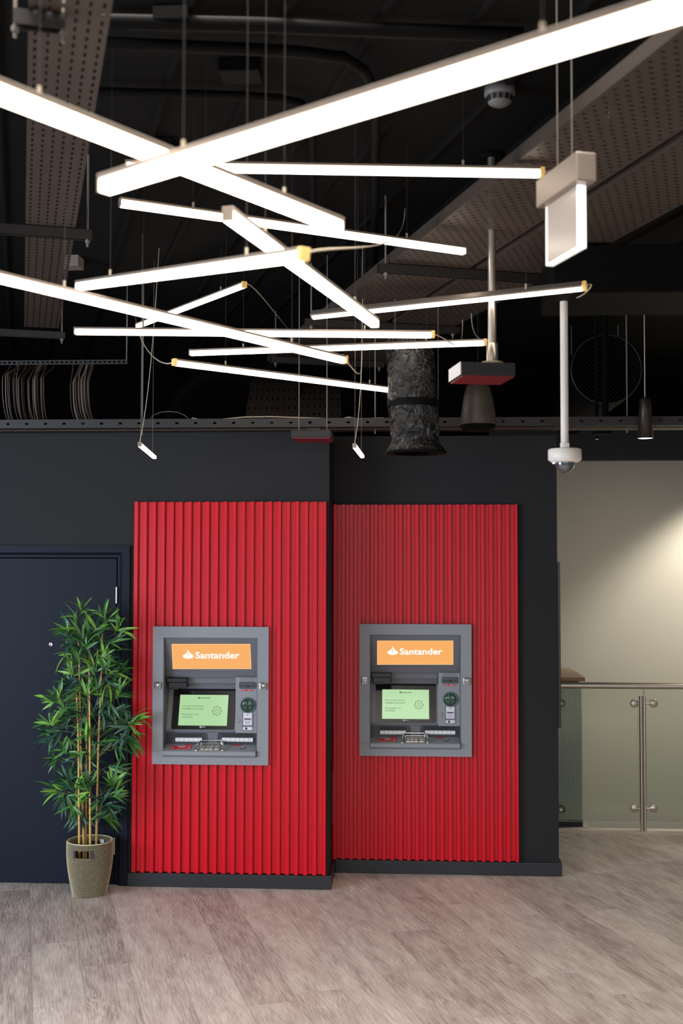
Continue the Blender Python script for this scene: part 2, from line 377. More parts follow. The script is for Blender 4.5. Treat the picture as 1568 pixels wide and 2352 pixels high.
# ------------------------------------------------------------------ door with frame
dleft = doorX1-1.02
d = struct('door_1', box(dleft, doorX1-0.003, W1+0.002, W1+0.046, 0.006, doorZ-0.004, ch=0.0015), M['door'])
obj('kick_plate', box(dleft+0.02, doorX1-0.02, W1-0.0005, W1+0.002, 0.012, ony(80, 1974, W1).z), M['door'], d)
mb = MB().lathe([(0.0,0.0),(0.007,0.0),(0.011,-0.002),(0.0135,-0.006),(0.0135,-0.0)], ony(117, 1480, W1), 20, (0,-1,0))
mb = MB().lathe([(0.0,0.003),(0.006,0.003),(0.007,0.006),(0.011,0.006),(0.0135,0.002),(0.0135,-0.002)], ony(117, 1480, W1+0.002), 20, (0,-1,0))
obj('spy_hole', mb, M['chrome'], d)
for y0, y1, x in ((1348, 1386, 265.5), (1635, 1673, 262.8), (1922, 1963, 261.3)):
    a = ony(x, y0, W1-0.006); b = ony(x, y1, W1-0.006); X = doorX1
    mb = MB(); n = 5; h = (a.z-b.z)/n
    for k in range(n): mb.tube([(X, W1-0.006, b.z+k*h+0.0008), (X, W1-0.006, b.z+(k+1)*h-0.0008)], 0.0068, 10)
    obj('hinge', mb, M['nickel'], d)
# frame: flat architrave with a splayed inner face
fz = doorZ
ax0 = doorX1+0.003; ax1 = archX1; aw = ax1-ax0; topz = ony(150, 1253, W1).z
prof = [(0.0, 0.004), (0.016, 0.004), (0.034, -0.020), (aw, -0.020), (aw, 0.0)]
def mitred(prof, xi, zi, xl, down=0.0):
    mb = MB(); k = (topz-zi)/aw
    for (a, da), (b, db) in zip(prof[:-1], prof[1:]):
        P0 = [(xi+a, W1+da, down), (xi+b, W1+db, down), (xi+b, W1+db, zi+b*k), (xi+a, W1+da, zi+a*k)]
        mb.add(P0, [(0,1,2,3)])
        P1 = [(xi+a, W1+da, zi+a*k), (xi+b, W1+db, zi+b*k), (xl, W1+db, zi+b*k), (xl, W1+da, zi+a*k)]
        mb.add(P1, [(0,1,2,3)])
    return mb
struct('door_frame', mitred(prof, ax0, doorZ+0.002, dleft-0.05), M['door'])

# ------------------------------------------------------------------ red slatted panels
def panel(x0, x1, yf, yb, hole, label, nsl, z0=0.088, z1=2.354, phase=0.0):
    t = thing('slatted_panel', label, 'wall panel', ((x0+x1)/2, yb, z0), 'red slatted panels around the cash machines')
    mb = MB(); yk = yb-0.012
    hx0, hx1, hz0, hz1 = hole; holed(mb, x0, x1, yk, yb-0.001, z0+0.004, z1-0.002, hole)
    obj('backing', mb, M['redflat'], t)
    pitch = (x1-x0)/(nsl-0.5+0.0)
    rng = random.Random(nsl)
    for k in range(nsl):
        a = x0+k*pitch; b = min(a+pitch*0.5, x1)
        if k == nsl-1: b = x1; a = b-pitch*0.38
        def sl(mb, a, b, za, zb):
            c = 0.0022; y1 = yk-0.0005
            P = [(a, y1), (a+0.001, yf+c), (a+0.001+c, yf), (b-0.001-c, yf), (b-0.001, yf+c), (b, y1)]
            n = len(P); mb.add([(p[0], p[1], za) for p in P]+[(p[0], p[1], zb) for p in P],
                [(i, i+1, i+1+n, i+n) for i in range(n-1)]+[tuple(range(n)), tuple(range(n, 2*n))])
        dz = rng.uniform(-0.001, 0.001)
        segs = [(z0, z1+dz)] if (b < hx0 or a > hx1) else [(z0, hz0), (hz1, z1+dz)]
        aa, bb = a, b
        for s0, s1 in segs:
            mb = MB(); sl(mb, aa, bb, s0, s1); obj('slat', mb, M['red'], t)
        # low infill strip between two slats
        if k < nsl-1:
            fa = b+0.004; fb = a+pitch-0.0015
            if k == nsl-2: fb = x1-pitch*0.38-0.0015
            if fb-fa > 0.004:
                yy = yk-0.004
                segs = [(z0+0.003, z1-0.001)] if (fb < hx0 or fa > hx1) else [(z0+0.003, hz0), (hz1, z1-0.001)]
                for s0, s1 in segs: obj('infill_strip', MB().box(fa, fb, yy, yk-0.0004, s0, s1), M['red'], t)
    return t
panel(-1.694, -0.502, 7.180, W1, h1, 'tall red slatted wall panel beside the bamboo plant, around the left cash machine', 22)
panel(-0.485, 0.697, 7.569, W2, h2, 'tall red slatted wall panel set further back, around the right cash machine', 23)

# ------------------------------------------------------------------ cash machine (built in the right opening, then copied to the left)
AY = 7.539
def pm(zx, zy, d): return ony(800+zx/5.058, 1410+zy/5.058, AY+d)
ROOT = Vector((0.043, AY, AZ[0]))
atm = thing('cash_machine', 'grey cash machine on the red panel set further back, right of the wall corner', 'cash machine', ROOT, 'cash machines in the red panels')
def A(name, mb, m, parent=atm): return obj(name, mb, m, parent)
def pbox(x0, y0, x1, y1, d0, d1, ch=0.0, mb=None):
    p = pm(x0, y0, d0); q = pm(x1, y1, d0)
    return (mb or MB()).box(p.x, q.x, AY+d0, AY+d1, q.z, p.z, ch=ch)
# surround (three pieces with fine joints on each side)
mb = MB(); X0, X1 = AX2; Z0, Z1 = AZ; ix0 = pm(246, 300, 0).x; ix1 = pm(1305, 300, 0).x; iz1 = pm(700, 241, 0).z; iz0 = pm(700, 1568, 0).z
zj1 = pm(200, 735, 0).z; zj2 = pm(200, 1500, 0).z; g = 0.0006
mb.box(X0, X1, AY, AY+0.03, iz1, Z1); mb.box(X0, X1, AY, AY+0.03, Z0, iz0)
for a, b in ((X0, ix0), (ix1, X1)):
    for c, e in ((iz0, zj2-g), (zj2, zj1-g), (zj1, iz1)): mb.box(a, b, AY, AY+0.03, c, e)
A('surround', mb, M['atm'])
# liner
mb = MB(); bd = AY+0.255; e = 0.004
ox0, ox1, oz0, oz1 = ix0+0.0005, ix1-0.0005, iz0+0.0005, iz1-0.0005; y0 = AY+0.002
mb.box(ox0, ox0+e, y0, bd, oz0, oz1); mb.box(ox1-e, ox1, y0, bd, oz0, oz1)
mb.box(ox0+e, ox1-e, y0, bd, oz1-e, oz1); mb.box(ox0+e, ox1-e, y0, bd, oz0, oz0+e); mb.box(ox0+e, ox1-e, bd-e, bd, oz0+e, oz1-e)
A('recess_liner', mb, M['atmm'])
lx0, lx1 = ox0+e+0.001, ox1-e-0.001
def extr(prof, x0, x1, mb=None):   # prof of (z, y)
    n = len(prof); mb = mb or MB()
    return mb.add([(x0, y, z) for z, y in prof]+[(x1, y, z) for z, y in prof], [tuple(range(n)), tuple(range(n, 2*n))]+[(i, (i+1) % n, (i+1) % n+n, i+n) for i in range(n)])
# header with backlit sign
ht, hb = 243, 612; dt, db = 0.010, 0.070
hz = lambda zy, d: pm(700, zy, d).z
hd = lambda zy: dt+(zy-ht)/(hb-ht)*(db-dt)
def ph(zx, zy, off): 
    d = hd(zy); p = pm(zx, zy, d-off); return p
hprof = [(min(hz(ht, dt), oz1-e-0.001), AY+dt), (hz(hb, db), AY+db), (hz(626, db-0.006), AY+db-0.006), (hz(684, db+0.006), AY+db+0.006), (hz(684, db+0.006)-0.004, AY+0.20), (oz1-e-0.001, AY+0.20)]
A('header', extr(hprof, lx0, lx1), M['atmm'])
mb = MB(); 
A('header_inset', MB().poly([ph(283, 250, 0.001), ph(283, 606, 0.001), ph(1268, 606, 0.001), ph(1268, 250, 0.001)], 0.003), M['atmm'])
sgn = A('sign', MB().poly([ph(333, 312, 0.003), ph(333, 590, 0.003), ph(1217, 590, 0.003), ph(1217, 312, 0.003)], 0.002), M['orange'])
mb = MB()
for a in ((333,312,1217,316.5), (333,585.5,1217,590), (333,312,338,590), (1212,312,1217,590)):
    mb.poly([ph(a[0], a[1], 0.0036), ph(a[0], a[3], 0.0036), ph(a[2], a[3], 0.0036), ph(a[2], a[1], 0.0036)])
A('glowing_border', mb, M['oredge'], sgn)
rt = (ph(1100, 450, 0.004)-ph(500, 450, 0.004)).normalized(); up = (ph(700, 320, 0.004)-ph(700, 580, 0.004)).normalized()
mb = MB(); o0 = ph(595, 474, 0.0042); text(mb, 'Santander', o0, rt, up, (ph(1090, 474, 0.0042)-o0).length, (ph(595, 399, 0.0042)-o0).length, 0.022)
A('lettering', mb, M['signw'], sgn)
def flame(mb, mb2, o, rt, up, s, lift):
    nr = rt.cross(up).normalized()
    P = lambda x, y, l: o+rt*((x-245)*s)+up*((375-y)*s)+nr*l
    mb.add([P(342+98*math.cos(t), 328+47*math.sin(t), 0) for t in [2*PI*k/40 for k in range(40)]], [tuple(range(40))])
    fl = [(337,205),(346,226),(362,243),(378,262),(386,290),(384,318),(360,335),(318,335),(300,300),(303,270),(316,250),(328,235)]
    mb.add([P(x, y, lift*0.3) for x, y in fl], [tuple(range(len(fl)))])
    for sl in ([(314,246),(319,246),(334,285),(352,318),(351,346),(346,345),(343,322),(325,295),(314,268)], [(330,228),(335,230),(346,262),(364,286),(369,300),(363,306),(356,290),(341,268),(331,245)]):
        mb2.add([P(x, y, lift) for x, y in sl], [tuple(range(len(sl)))])
    return
o0 = ph(453, 476, 0.0042); s = (ph(577, 476, 0.0042)-o0).length/196
ma, mc = MB(), MB(); flame(ma, mc, o0, rt, up, s, 0.0004)
A('flame_emblem', ma, M['signw'], sgn); A('emblem_gap', mc, M['orange'], sgn)
# middle beam and black hood
bp = [(hz(686, 0.10), AY+0.10), (hz(748, 0.10), AY+0.10), (hz(752, 0.125), AY+0.125), (hz(806, 0.135), AY+0.135), (hz(806, 0.135), AY+0.24), (hz(686, 0.10), AY+0.24)]
A('crossbeam', extr(bp, lx0, pm(1036, 700, 0.1).x), M['atmm'])
mb = pbox(270, 688, 497, 742, 0.050, 0.16, ch=0.004); pbox(285, 738, 497, 806, 0.058, 0.15, ch=0.004, mb=mb)
pbox(300, 800, 400, 820, 0.07, 0.14, ch=0.002, mb=mb)
hood = A('camera_hood', mb, M['gblack'])
mb = pbox(285, 742, 485, 748, 0.052, 0.058); pbox(400, 770, 480, 800, 0.054, 0.058, mb=mb)
A('hood_window', mb, M['glass_bezel'], hood)
# screen unit, leaning back
sy0, sy1, sd0, sd1 = 800, 1284, 0.172, 0.080
sd = lambda zy: sd0+(zy-sy0)/(sy1-sy0)*(sd1-sd0)
def ps(zx, zy, off=0.0): return pm(zx, zy, sd(zy)-off)
srt = Vector((1,0,0)); sup = (ps(650, 850)-ps(650, 1250)); sup.x = 0; sup.normalize(); snr = srt.cross(sup)
def sslab(x0, y0, x1, y1, off, th, r=0.0):
    a = ps(x0, y1, off); b = ps(x1, y1, off); c = ps(x0, y0, off)
    W = b.x-a.x; Hh = (c-a).dot(sup)
    P = rrect(0, W, 0, Hh, r) if r else [(0,0),(W,0),(W,Hh),(0,Hh)]
    return MB().poly([a+srt*x+sup*y for x, y in P], th, snr if snr.y < 0 else -snr)
if snr.y > 0: snr = -snr
su = A('screen_unit', sslab(255, 803, 1044, 1284, 0.0, 0.05, 0.012), M['atm'])
lowlip = sslab(258, 1262, 1046, 1286, 0.006, 0.012, 0.004); A('lower_lip', lowlip, M['atmm'], su)
bz = A('bezel', sslab(313, 810, 1022, 1260, 0.003, 0.004, 0.008), M['glass_bezel'], su)
scn = A('screen', sslab(390, 877, 937, 1218, 0.0042, 0.001), M['screen'], su)
def st(mb, s, x, y, wid, h, off=0.0, o=0.0052):
    a = ps(x, y+h, o); text(mb, s, a, srt, sup, ps(x+wid, y, o).x-a.x, (ps(x, y, o)-a).dot(sup), off)
for s_, x_, y_, w_, h_ in (('Sorry, this cash machine is', 424, 992, 238, 22), ('unavailable at the moment.', 424, 1021, 242, 19), ('We apologise for any', 424, 1084, 184, 22), ('inconvenience.', 424, 1113, 126, 17)):
    mb = MB(); st(mb, s_, x_, y_, w_, h_); A('message_line', mb, M['ink'], su)
mb = MB(); st(mb, 'Santander', 622, 902, 114, 18, 0.01); A('screen_heading', mb, M['ink'], su)
ma, mc = MB(), MB(); a = ps(590, 920, 0.0052); flame(ma, mc, a, srt, sup, (ps(618, 920, 0.0052).x-a.x)/196, 0.0003)
A('screen_emblem', ma, M['ink'], su); A('screen_emblem_gap', mc, M['screen'], su)
# gear icon
mb = MB(); gc = ps(817, 1056, 0.0052); R0 = (ps(872, 1056, 0.0052).x-gc.x)
def gearpts(R, r, f=1.0):
    P = []
    for k in range(8):
        b0 = 2*PI*k/8+PI/2
        for dt_, q in ((-0.36, r), (-0.24/f, r), (-0.17/f, R), (0.17/f, R), (0.24/f, r), (0.36, r)): P.append((q*math.cos(b0+dt_), q*math.sin(b0+dt_)))
    return P
def ring(mb, A_, B_):
    n = len(A_); mb.add([gc+srt*x+sup*y for x, y in A_+B_], [(i, (i+1) % n, (i+1) % n+n, i+n) for i in range(n)])
ring(mb, gearpts(R0, R0*0.78), gearpts(R0*0.92, R0*0.70, 1.35))
ring(mb, [(R0*0.36*math.cos(t), R0*0.36*math.sin(t)) for t in [2*PI*k/24 for k in range(24)]], [(R0*0.29*math.cos(t), R0*0.29*math.sin(t)) for t in [2*PI*k/24 for k in range(24)]])
A('gear_icon', mb, M['gearink'], su)
# maker's mark on the bezel
mb = MB(); st(mb, 'NCR', 664, 1230, 32, 11, 0.01, 0.0045)
for cx in (641, 651):
    c = ps(cx, 1236, 0.0045); rr = 0.0052
    n = 16; A_ = [(rr*math.cos(2*PI*k/n), rr*math.sin(2*PI*k/n)) for k in range(n)]; B_ = [(x*0.6, y*0.6) for x, y in A_]
    mb.add([c+srt*x+sup*y for x, y in A_+B_], [(i, (i+1) % n, (i+1) % n+n, i+n) for i in range(n)])
A('maker_mark', mb, M['label'], su)
# right column
rd = 0.055
col = A('reader_column', pbox(1044, 682, 1298, 1306, rd, 0.24, ch=0.003), M['atm'])
mb = MB()
for y in (688, 702, 716): pbox(1096, y, 1258, y+4, rd-0.0006, rd+0.002, mb=mb)
A('vent', mb, M['black'], col)
def rplate(x0, y0, x1, y1, d, th, r, mb=None):
    p = pm(x0, y0, d); q = pm(x1, y1, d)
    return (mb or MB()).poly([Vector((x, p.y, z)) for x, z in rrect(p.x, q.x, q.z, p.z, r)], th, (0,-1,0))
rs = A('receipt_slot', rplate(1082, 731, 1276, 812, rd-0.003, 0.004, 0.012), M['atmd'], col)
mb = pbox(1095, 774, 1262, 781, rd-0.0042, rd-0.002); pbox(1165, 779, 1200, 792, rd-0.0042, rd-0.002, mb=mb)
A('slit', mb, M['black'], col)
A('receipt_label', pbox(1110, 820, 1238, 837, rd-0.001, rd), M['redlab'], col)
mb = MB(); pbox(1118, 824, 1150, 827, rd-0.0015, rd-0.001, mb=mb); pbox(1180, 826, 1216, 829, rd-0.0015, rd-0.001, mb=mb)
A('label_print', mb, M['label'], col)
# card reader
c = pm(1183, 993, rd); px = (pm(1283, 993, rd).x-c.x)/100
cr_ = A('card_reader', MB().lathe([(89*px, -0.001), (88*px, 0.007), (82*px, 0.011), (74*px, 0.010), (71*px, 0.004), (71*px, -0.001)], c, 40, (0,-1,0)), M['atmm'], col)
A('card_bezel', MB().lathe([(71*px, 0.002), (68*px, 0.009), (50*px, 0.012), (0.0, 0.013)], c, 36, (0,-1,0)), M['green'], col)
mb = MB().box(c.x-64*px, c.x+64*px, c.y-0.016, c.y-0.011, c.z-6*px, c.z+5*px, ch=0.0008); mb.box(c.x-10*px, c.x+10*px, c.y-0.0135, c.y-0.010, c.z-62*px, c.z-10*px); mb.box(c.x-10*px, c.x+6*px, c.y-0.0135, c.y-0.010, c.z+10*px, c.z+60*px)
A('card_slot', mb, M['gblack'], col)
A('capsule', rplate(1120, 1068, 1250, 1280, rd-0.0015, 0.002, 0.010), M['atmm'], col)
lb = A('card_label', pbox(1133, 1076, 1230, 1216, rd-0.0025, rd-0.0015), M['label'], col)
mb = MB(); pbox(1145, 1138, 1221, 1158, rd-0.003, rd-0.0025, mb=mb)
for i in range(4): pbox(1147+i*19, 1170, 1157+i*19, 1178, rd-0.003, rd-0.0025, mb=mb)
for i in range(3): pbox(1153+i*20, 1184, 1164+i*20, 1194, rd-0.003, rd-0.0025, mb=mb)
pbox(1160, 1098, 1200, 1101, rd-0.003, rd-0.0025, mb=mb); pbox(1170, 1106, 1192, 1109, rd-0.003, rd-0.0025, mb=mb); pbox(1150, 1202, 1216, 1205, rd-0.003, rd-0.0025, mb=mb)
A('card_symbols', mb, M['purple'], col)
A('jack_plate', rplate(1128, 1234, 1240, 1271, rd-0.003, 0.002, 0.009), M['label'], col)
for xx, r1, mm_ in ((1166, 13, 'atmd'), (1212, 14, 'white')):
    c2 = pm(xx, 1252, rd-0.003); A('headphone_jack' if xx == 1166 else 'volume_button', MB().lathe([(0, 0.001), (r1*px*0.4, 0.0012), (r1*px*0.5, 0.003), (r1*px, 0.003), (r1*px, -0.001)], c2, 20, (0,-1,0)), M[mm_], col)
c2 = pm(1076, 1168, rd); A('round_cover', MB().lathe([(0, 0.0007), (24*px, 0.0007), (25*px, 0.0), (26*px, 0.0012), (27.5*px, 0.0012), (28*px, 0)], c2, 24, (0,-1,0)), M['atm'], col)
# lower block with two note bays
ld = 0.085
A('lower_panel', pbox(250, 1276, 1303, 1440, ld, 0.24, ch=0.002), M['atmm'])
for x0, x1, cx0, cx1, n in ((258, 722, 366, 668, 6), (834, 1299, 888, 1240, 7)):
    by = A('note_bay', rplate(x0, 1298, x1, 1432, ld-0.003, 0.006, 0.016), M['bay'])
    A('bay_opening', rplate(cx0-6, 1308, cx1+4, 1402, ld-0.004, 0.004, 0.006), M['black'], by)
    st0 = pm(cx0, 1376, ld-0.008); st1 = pm(cx1, 1376, ld-0.008); wd = (st1.x-st0.x)/n
    for k in range(n):
        A('roller', MB().tube([(st0.x+k*wd+0.0007, st0.y, st0.z), (st0.x+(k+1)*wd-0.0007, st0.y, st0.z)], 0.0135, 14), M['roller'], by)
# shelf
fy0, fy1, fd0, fd1 = 1430, 1506, 0.078, -0.022
fd = lambda zy: fd0+(zy-fy0)/(fy1-fy0)*(fd1-fd0)
def pf(zx, zy, off=0.0): return pm(zx, zy, fd(zy))+Vector((0, 0, off))
sprof = [(hz(1428, 0.083), AY+0.083), (hz(1500, -0.016), AY-0.016), (hz(1512, -0.023), AY-0.023), (hz(1550, -0.023), AY-0.023), (hz(1562, -0.016), AY-0.016), (hz(1562, -0.016), AY+0.02), (oz0+e+0.001, AY+0.024), (oz0+e+0.001, AY+0.083)]
shelf = A('shelf', extr(sprof, pm(249, 1500, 0).x+0.003, pm(1309, 1500, 0).x-0.008), M['atm'])
def fq(mb, x0, y0, x1, y1, off): return mb.poly([pf(x0, y0, off), pf(x0, y1, off), pf(x1, y1, off), pf(x1, y0, off)], 0.0012, (0,0,1))
A('sticker', fq(MB(), 335, 1452, 560, 1485, 0.0030), M['redlab'], shelf)
mb = MB(); fq(mb, 410, 1460, 492, 1464, 0.0040); fq(mb, 345, 1470, 365, 1474, 0.0040); fq(mb, 522, 1470, 545, 1474, 0.0040); A('sticker_print', mb, M['label'], shelf)
A('small_sticker', fq(MB(), 1016, 1434, 1108, 1441, 0.0030), M['redlab'], shelf); A('small_sticker', fq(MB(), 470, 1434, 560, 1441, 0.0030), M['redlab'], shelf)
c = pf(1134, 1468, 0.0035); mb = MB(); n = 24
mb.poly([c+Vector((0.017*math.cos(2*PI*k/n), 0.011*math.sin(2*PI*k/n), 0.011*math.sin(2*PI*k/n)*0.12)) for k in range(n)], 0.001, (0,0,1)); A('oval_badge', mb, M['atmd'], shelf)
mb = MB(); fq(mb, 1118, 1466, 1150, 1470, 0.0048); A('badge_print', mb, M['label'], shelf)
kp = A('keypad', fq(MB(), 665, 1432, 888, 1498, 0.0030), M['steel'], shelf)
for r in range(4):
    for k in range(4):
        xa = 674+k*46+(14 if k == 3 else 0); ya = 1437+r*14.5; w_ = 36 if k < 3 else 46
        P = [pf(xa, ya, 0.003), pf(xa, ya+11, 0.003), pf(xa+w_, ya+11, 0.003), pf(xa+w_, ya, 0.003)]; Q = [p+Vector((0,0,0.0045)) for p in P]
        obj('key', MB().hexa(Q+P), M['nickel'], shelf)
# metal guard round the keypad
for xa, xb in ((632, 660), (916, 888)):
    a = pf(xa-6*(1 if xa < 700 else -1), 1497, 0.002); b = pf(xb, 1440, 0.002); hgt = 0.027
    pts = [a, a+Vector((0,0.004,hgt*0.45)), a+Vector((0,0.020,hgt*0.92)), a+Vector((0,0.034,hgt)), (b+a)/2+Vector((0,0.012,hgt+0.004)), b+Vector((0,-0.006,hgt)), b+Vector((0,0,hgt*0.5)), b]
    A('guard_loop', MB().tube(pts, 0.0056, 10), M['chrome'], shelf)
    A('guard_foot', MB().lathe([(0, 0.006), (0.008, 0.006), (0.011, 0.001), (0.011, -0.003)], a, 16), M['chrome'], shelf)
a = pf(640, 1436, 0.029); b = pf(908, 1436, 0.029); A('guard_bar', MB().tube([a, b], 0.0045, 10), M['chrome'], shelf)
a = pf(650, 1446, 0.014); b = pf(898, 1446, 0.014); A('guard_bar', MB().tube([a+Vector((0,0.02,0)), b+Vector((0,0.02,0))], 0.0035, 10), M['chrome'], shelf)
# chrome square locks
for xx, yy in ((187, 776), (1371, 781)):
    c = pm(xx, yy, -0.010); L_ = MB().box(c.x-0.0215, c.x+0.0215, AY-0.014, AY-0.0002, c.z-0.0225, c.z+0.0225, ch=0.0055)
    lk = A('lock_cover', L_, M['chrome'])
    A('keyhole', MB().lathe([(0.009, 0), (0.009, 0.002), (0.007, 0.0032), (0.0, 0.0034)], (c.x+0.004, AY-0.0142, c.z+0.003), 20, (0,-1,0)), M['steel'], lk)
# copy to the left opening
def dup(o, parent=None):
    c = o.copy(); COL.objects.link(c)
    if parent: c.parent = parent
    for ch in list(o.children): dup(ch, c)
    return c
a2 = dup(atm); a2.location = (-1.207, 7.150, AZ[0])
tag(a2, 'grey cash machine on the nearer red panel, closest to the bamboo plant', 'cash machine', 'cash machines in the red panels')

# ------------------------------------------------------------------ black display on the end of the right wall
t = thing('wall_screen', 'black flat screen seen edge-on, fixed to the end of the charcoal wall', 'screen', (wend+0.02, W2+0.16, 1.2))
za = ony(1283, 1291, W2+0.02).z; zb = ony(1283, 1671, W2+0.02).z
obj('body', box(wend+0.001, wend+0.020, W2+0.01, W2+0.29, zb, za, ch=0.003), M['gblack'], t)
obj('display_glass', box(wend+0.0202, wend+0.0215, W2+0.02, W2+0.28, zb+0.02, za-0.02), M['glass_bezel'], t)

# ------------------------------------------------------------------ balustrade
RY = 8.90
bal = thing('glass_balustrade', 'glass balustrade with brushed steel handrail along the stairwell edge', 'railing', (2.4, RY, 0))
hz_ = ony(1440, 1574, RY).z
hr = obj('handrail', MB().tube([(0.86, RY-0.03, hz_), (4.8, RY-0.03, hz_)], 0.0235, 16), M['steel'], bal)
gz0, gz1 = ony(1400, 1888, RY).z, hz_-0.012
pxx = ony(1473.5, 1700, RY).x
obj('glass_pane', box(0.90, pxx+0.008, RY-0.006, RY+0.006, gz0, gz1), M['glass'], bal)
obj('glass_pane', box(pxx+0.016, 4.7, RY-0.006, RY+0.006, gz0, gz1), M['glass'], bal)
pt = ony(1473, 1598, RY).z
mb = MB()
for s in (-1, 1): mb.tube([(pxx+s*0.0125, RY-0.034, -0.0), (pxx+s*0.0125, RY-0.034, pt)], 0.0118, 12)
post = obj('post', mb, M['steel'], bal)
obj('post_pin', MB().tube([(pxx+0.012, RY-0.03, pt), (pxx+0.012, RY-0.03, hz_)], 0.004, 8), M['steel'], bal)
for y in (1616, 1857):
    for x in (1457, 1501):
        c = ony(x, y, RY-0.03); cl = obj('glass_clamp', MB().lathe([(0, 0.016), (0.028, 0.016), (0.0305, 0.0135), (0.031, 0.004), (0.024, 0.0035), (0.012, 0.002), (0.012, -0.008)], (c.x, RY-0.014, c.z), 28, (0,-1,0)), M['steel'], bal)
        obj('clamp_arm', MB().tube([(c.x, RY-0.026, c.z), (pxx+(0.02 if x > 1470 else -0.02), RY-0.032, c.z)], 0.0065, 8), M['steel'], cl)
for y in (1615, 1857):
    c = ony(1288, y, RY+0.03); obj('glass_clamp', MB().lathe([(0, 0.0), (0.030, 0.0), (0.031, 0.012), (0.024, 0.016)], (c.x, RY+0.016, c.z), 28, (0,-1,0)), M['steel'], bal)
mb = MB()
for s in (-1, 1): mb.tube([(0.905+s*0.0125, RY+0.034, 0), (0.905+s*0.0125, RY+0.034, pt)], 0.0118, 12)
obj('post', mb, M['steel'], bal)

# ------------------------------------------------------------------ counter behind the glass
CY = RY+0.075
struct('floor_landing', box(0.5, ony(1345, 1900, CY).x+0.02, 8.99, 10.29, -0.12, -0.001), M['plank'])
cx1 = ony(1337, 1700, CY).x
ct = thing('service_counter', 'pale green ribbed counter with wooden top behind the glass balustrade', 'counter', (0.95, CY+0.3, 0))
kz = ony(1310, 1890, CY).z; tz = ony(1300, 1565, CY).z; tz2 = ony(1300, 1557, CY).z
kz = max(kz, 0.05)
obj('body', box(0.5, cx1, CY+0.012, CY+0.75, kz, tz-0.02), M['ribbed'], ct)
obj('plinth', box(0.5, cx1+0.002, CY+0.012, CY+0.74, 0.0, kz-0.001), M['black'], ct)
for k in range(30):
    x = cx1-0.012-k*0.0145
    if x < 0.8: break
    obj('rib', MB().tube([(x, CY+0.012, kz+0.001), (x, CY+0.012, tz-0.02)], 0.006, 6, cap=False), M['ribbed'], ct)
obj('neck', box(0.5, cx1-0.02, CY+0.03, CY+0.7, tz-0.02, tz), M['black'], ct)
xt = ony(1344, 1560, CY-0.02).x
top = obj('worktop', box(0.5, xt, CY+0.001, CY+0.80, tz, tz2+0.004, ch=0.002), M['wood'], ct)
obj('front_edge', box(0.5, xt, CY-0.003, CY+0.0005, tz+0.001, tz2+0.003), M['woodedge'], top)

# ------------------------------------------------------------------ planter and bamboo
pc = onz(205.5, 2053, 0); PX, PY = pc.x, pc.y
HP = 0.318
pl = thing('woven_planter', 'tall woven basket planter in straw and brown, standing on the floor by the door', 'planter', (PX, PY, 0))
def prad(h):
    t = h/HP; return 0.098+0.038*math.sin(min(1, t*1.18)*PI/2)
NA = 96; NR = 46
def slot(k, r):   # cut-out hand holds facing the room and opposite
    a = 2*PI*(k+0.5)/NA; z = (r+0.5)/NR*HP
    for c in (-PI/2-0.04+2*PI, PI/2-0.04):
        dd = (a-c+PI) % (2*PI)-PI
        if abs(dd) < 0.36 and 0.245 < z < 0.280: return True
    return False
mb = MB(); vs = []; 
for inner in (0, 1):
    for r in range(NR+1):
        for k in range(NA):
            a = 2*PI*k/NA; q = prad(r/NR*HP)-(0.006 if inner else 0); vs.append((PX+q*math.cos(a), PY+q*math.sin(a), r/NR*HP))
off = (NR+1)*NA; fs = []
for r in range(NR):
    for k in range(NA):
        k2 = (k+1) % NA
        if slot(k, r): continue
        fs.append((r*NA+k, r*NA+k2, (r+1)*NA+k2, (r+1)*NA+k)); fs.append((off+r*NA+k, off+(r+1)*NA+k, off+(r+1)*NA+k2, off+r*NA+k2))
        if slot((k+1) % NA, r): fs.append((r*NA+k2, off+r*NA+k2, off+(r+1)*NA+k2, (r+1)*NA+k2))
        if slot((k-1) % NA, r): fs.append((r*NA+k, (r+1)*NA+k, off+(r+1)*NA+k, off+r*NA+k))
        if r < NR-1 and slot(k, r+1): fs.append(((r+1)*NA+k, (r+1)*NA+k2, off+(r+1)*NA+k2, off+(r+1)*NA+k))
        if r > 0 and slot(k, r-1): fs.append((r*NA+k, r*NA+k2, off+r*NA+k2, off+r*NA+k))
for k in range(NA):
    k2 = (k+1) % NA; fs.append((NR*NA+k, NR*NA+k2, off+NR*NA+k2, off+NR*NA+k))
fs.append(tuple(range(NA)))
mb.add(vs, fs, False)
obj('basket_wall', mb, M['weave'], pl)
# stitches of straw, laid in leaning rows
mb = MB()
for inner in (0, 1):
    for r in range(NR):
        if inner and r < NR-12: continue
        z = (r+0.5)/NR*HP
        for k in range(NA):
            kk = k+0.42*r
            if slot(int(kk) % NA, r): continue
            a = 2*PI*kk/NA; da = 2*PI/NA*0.38; dz = HP/NR*0.31; tl = HP/NR*0.22
            q = prad(z)+(-0.0066 if inner else 0.0004); s = -1 if inner else 1
            def Q(aa, zz, h): qq = q+s*h; return (PX+qq*math.cos(aa), PY+qq*math.sin(aa), zz)
            vs = [Q(a-da, z-dz*0.5+tl, 0), Q(a+da*0.6, z-dz-tl*0.2, 0), Q(a+da, z+dz*0.5-tl, 0), Q(a-da*0.6, z+dz+tl*0.2, 0), Q(a, z, 0.0026)]
            mb.add(vs, [(0,1,4),(1,2,4),(2,3,4),(3,0,4)])
obj('straw_stitches', mb, M['straw'], pl, kind='stuff')
mb = MB().tube([(PX+prad(HP)*math.cos(a)-0.003*math.cos(a), PY+(prad(HP)-0.003)*math.sin(a), HP) for a in [2*PI*k/64 for k in range(65)]], 0.0034, 8)
obj('rim', mb, M['straw'], pl)
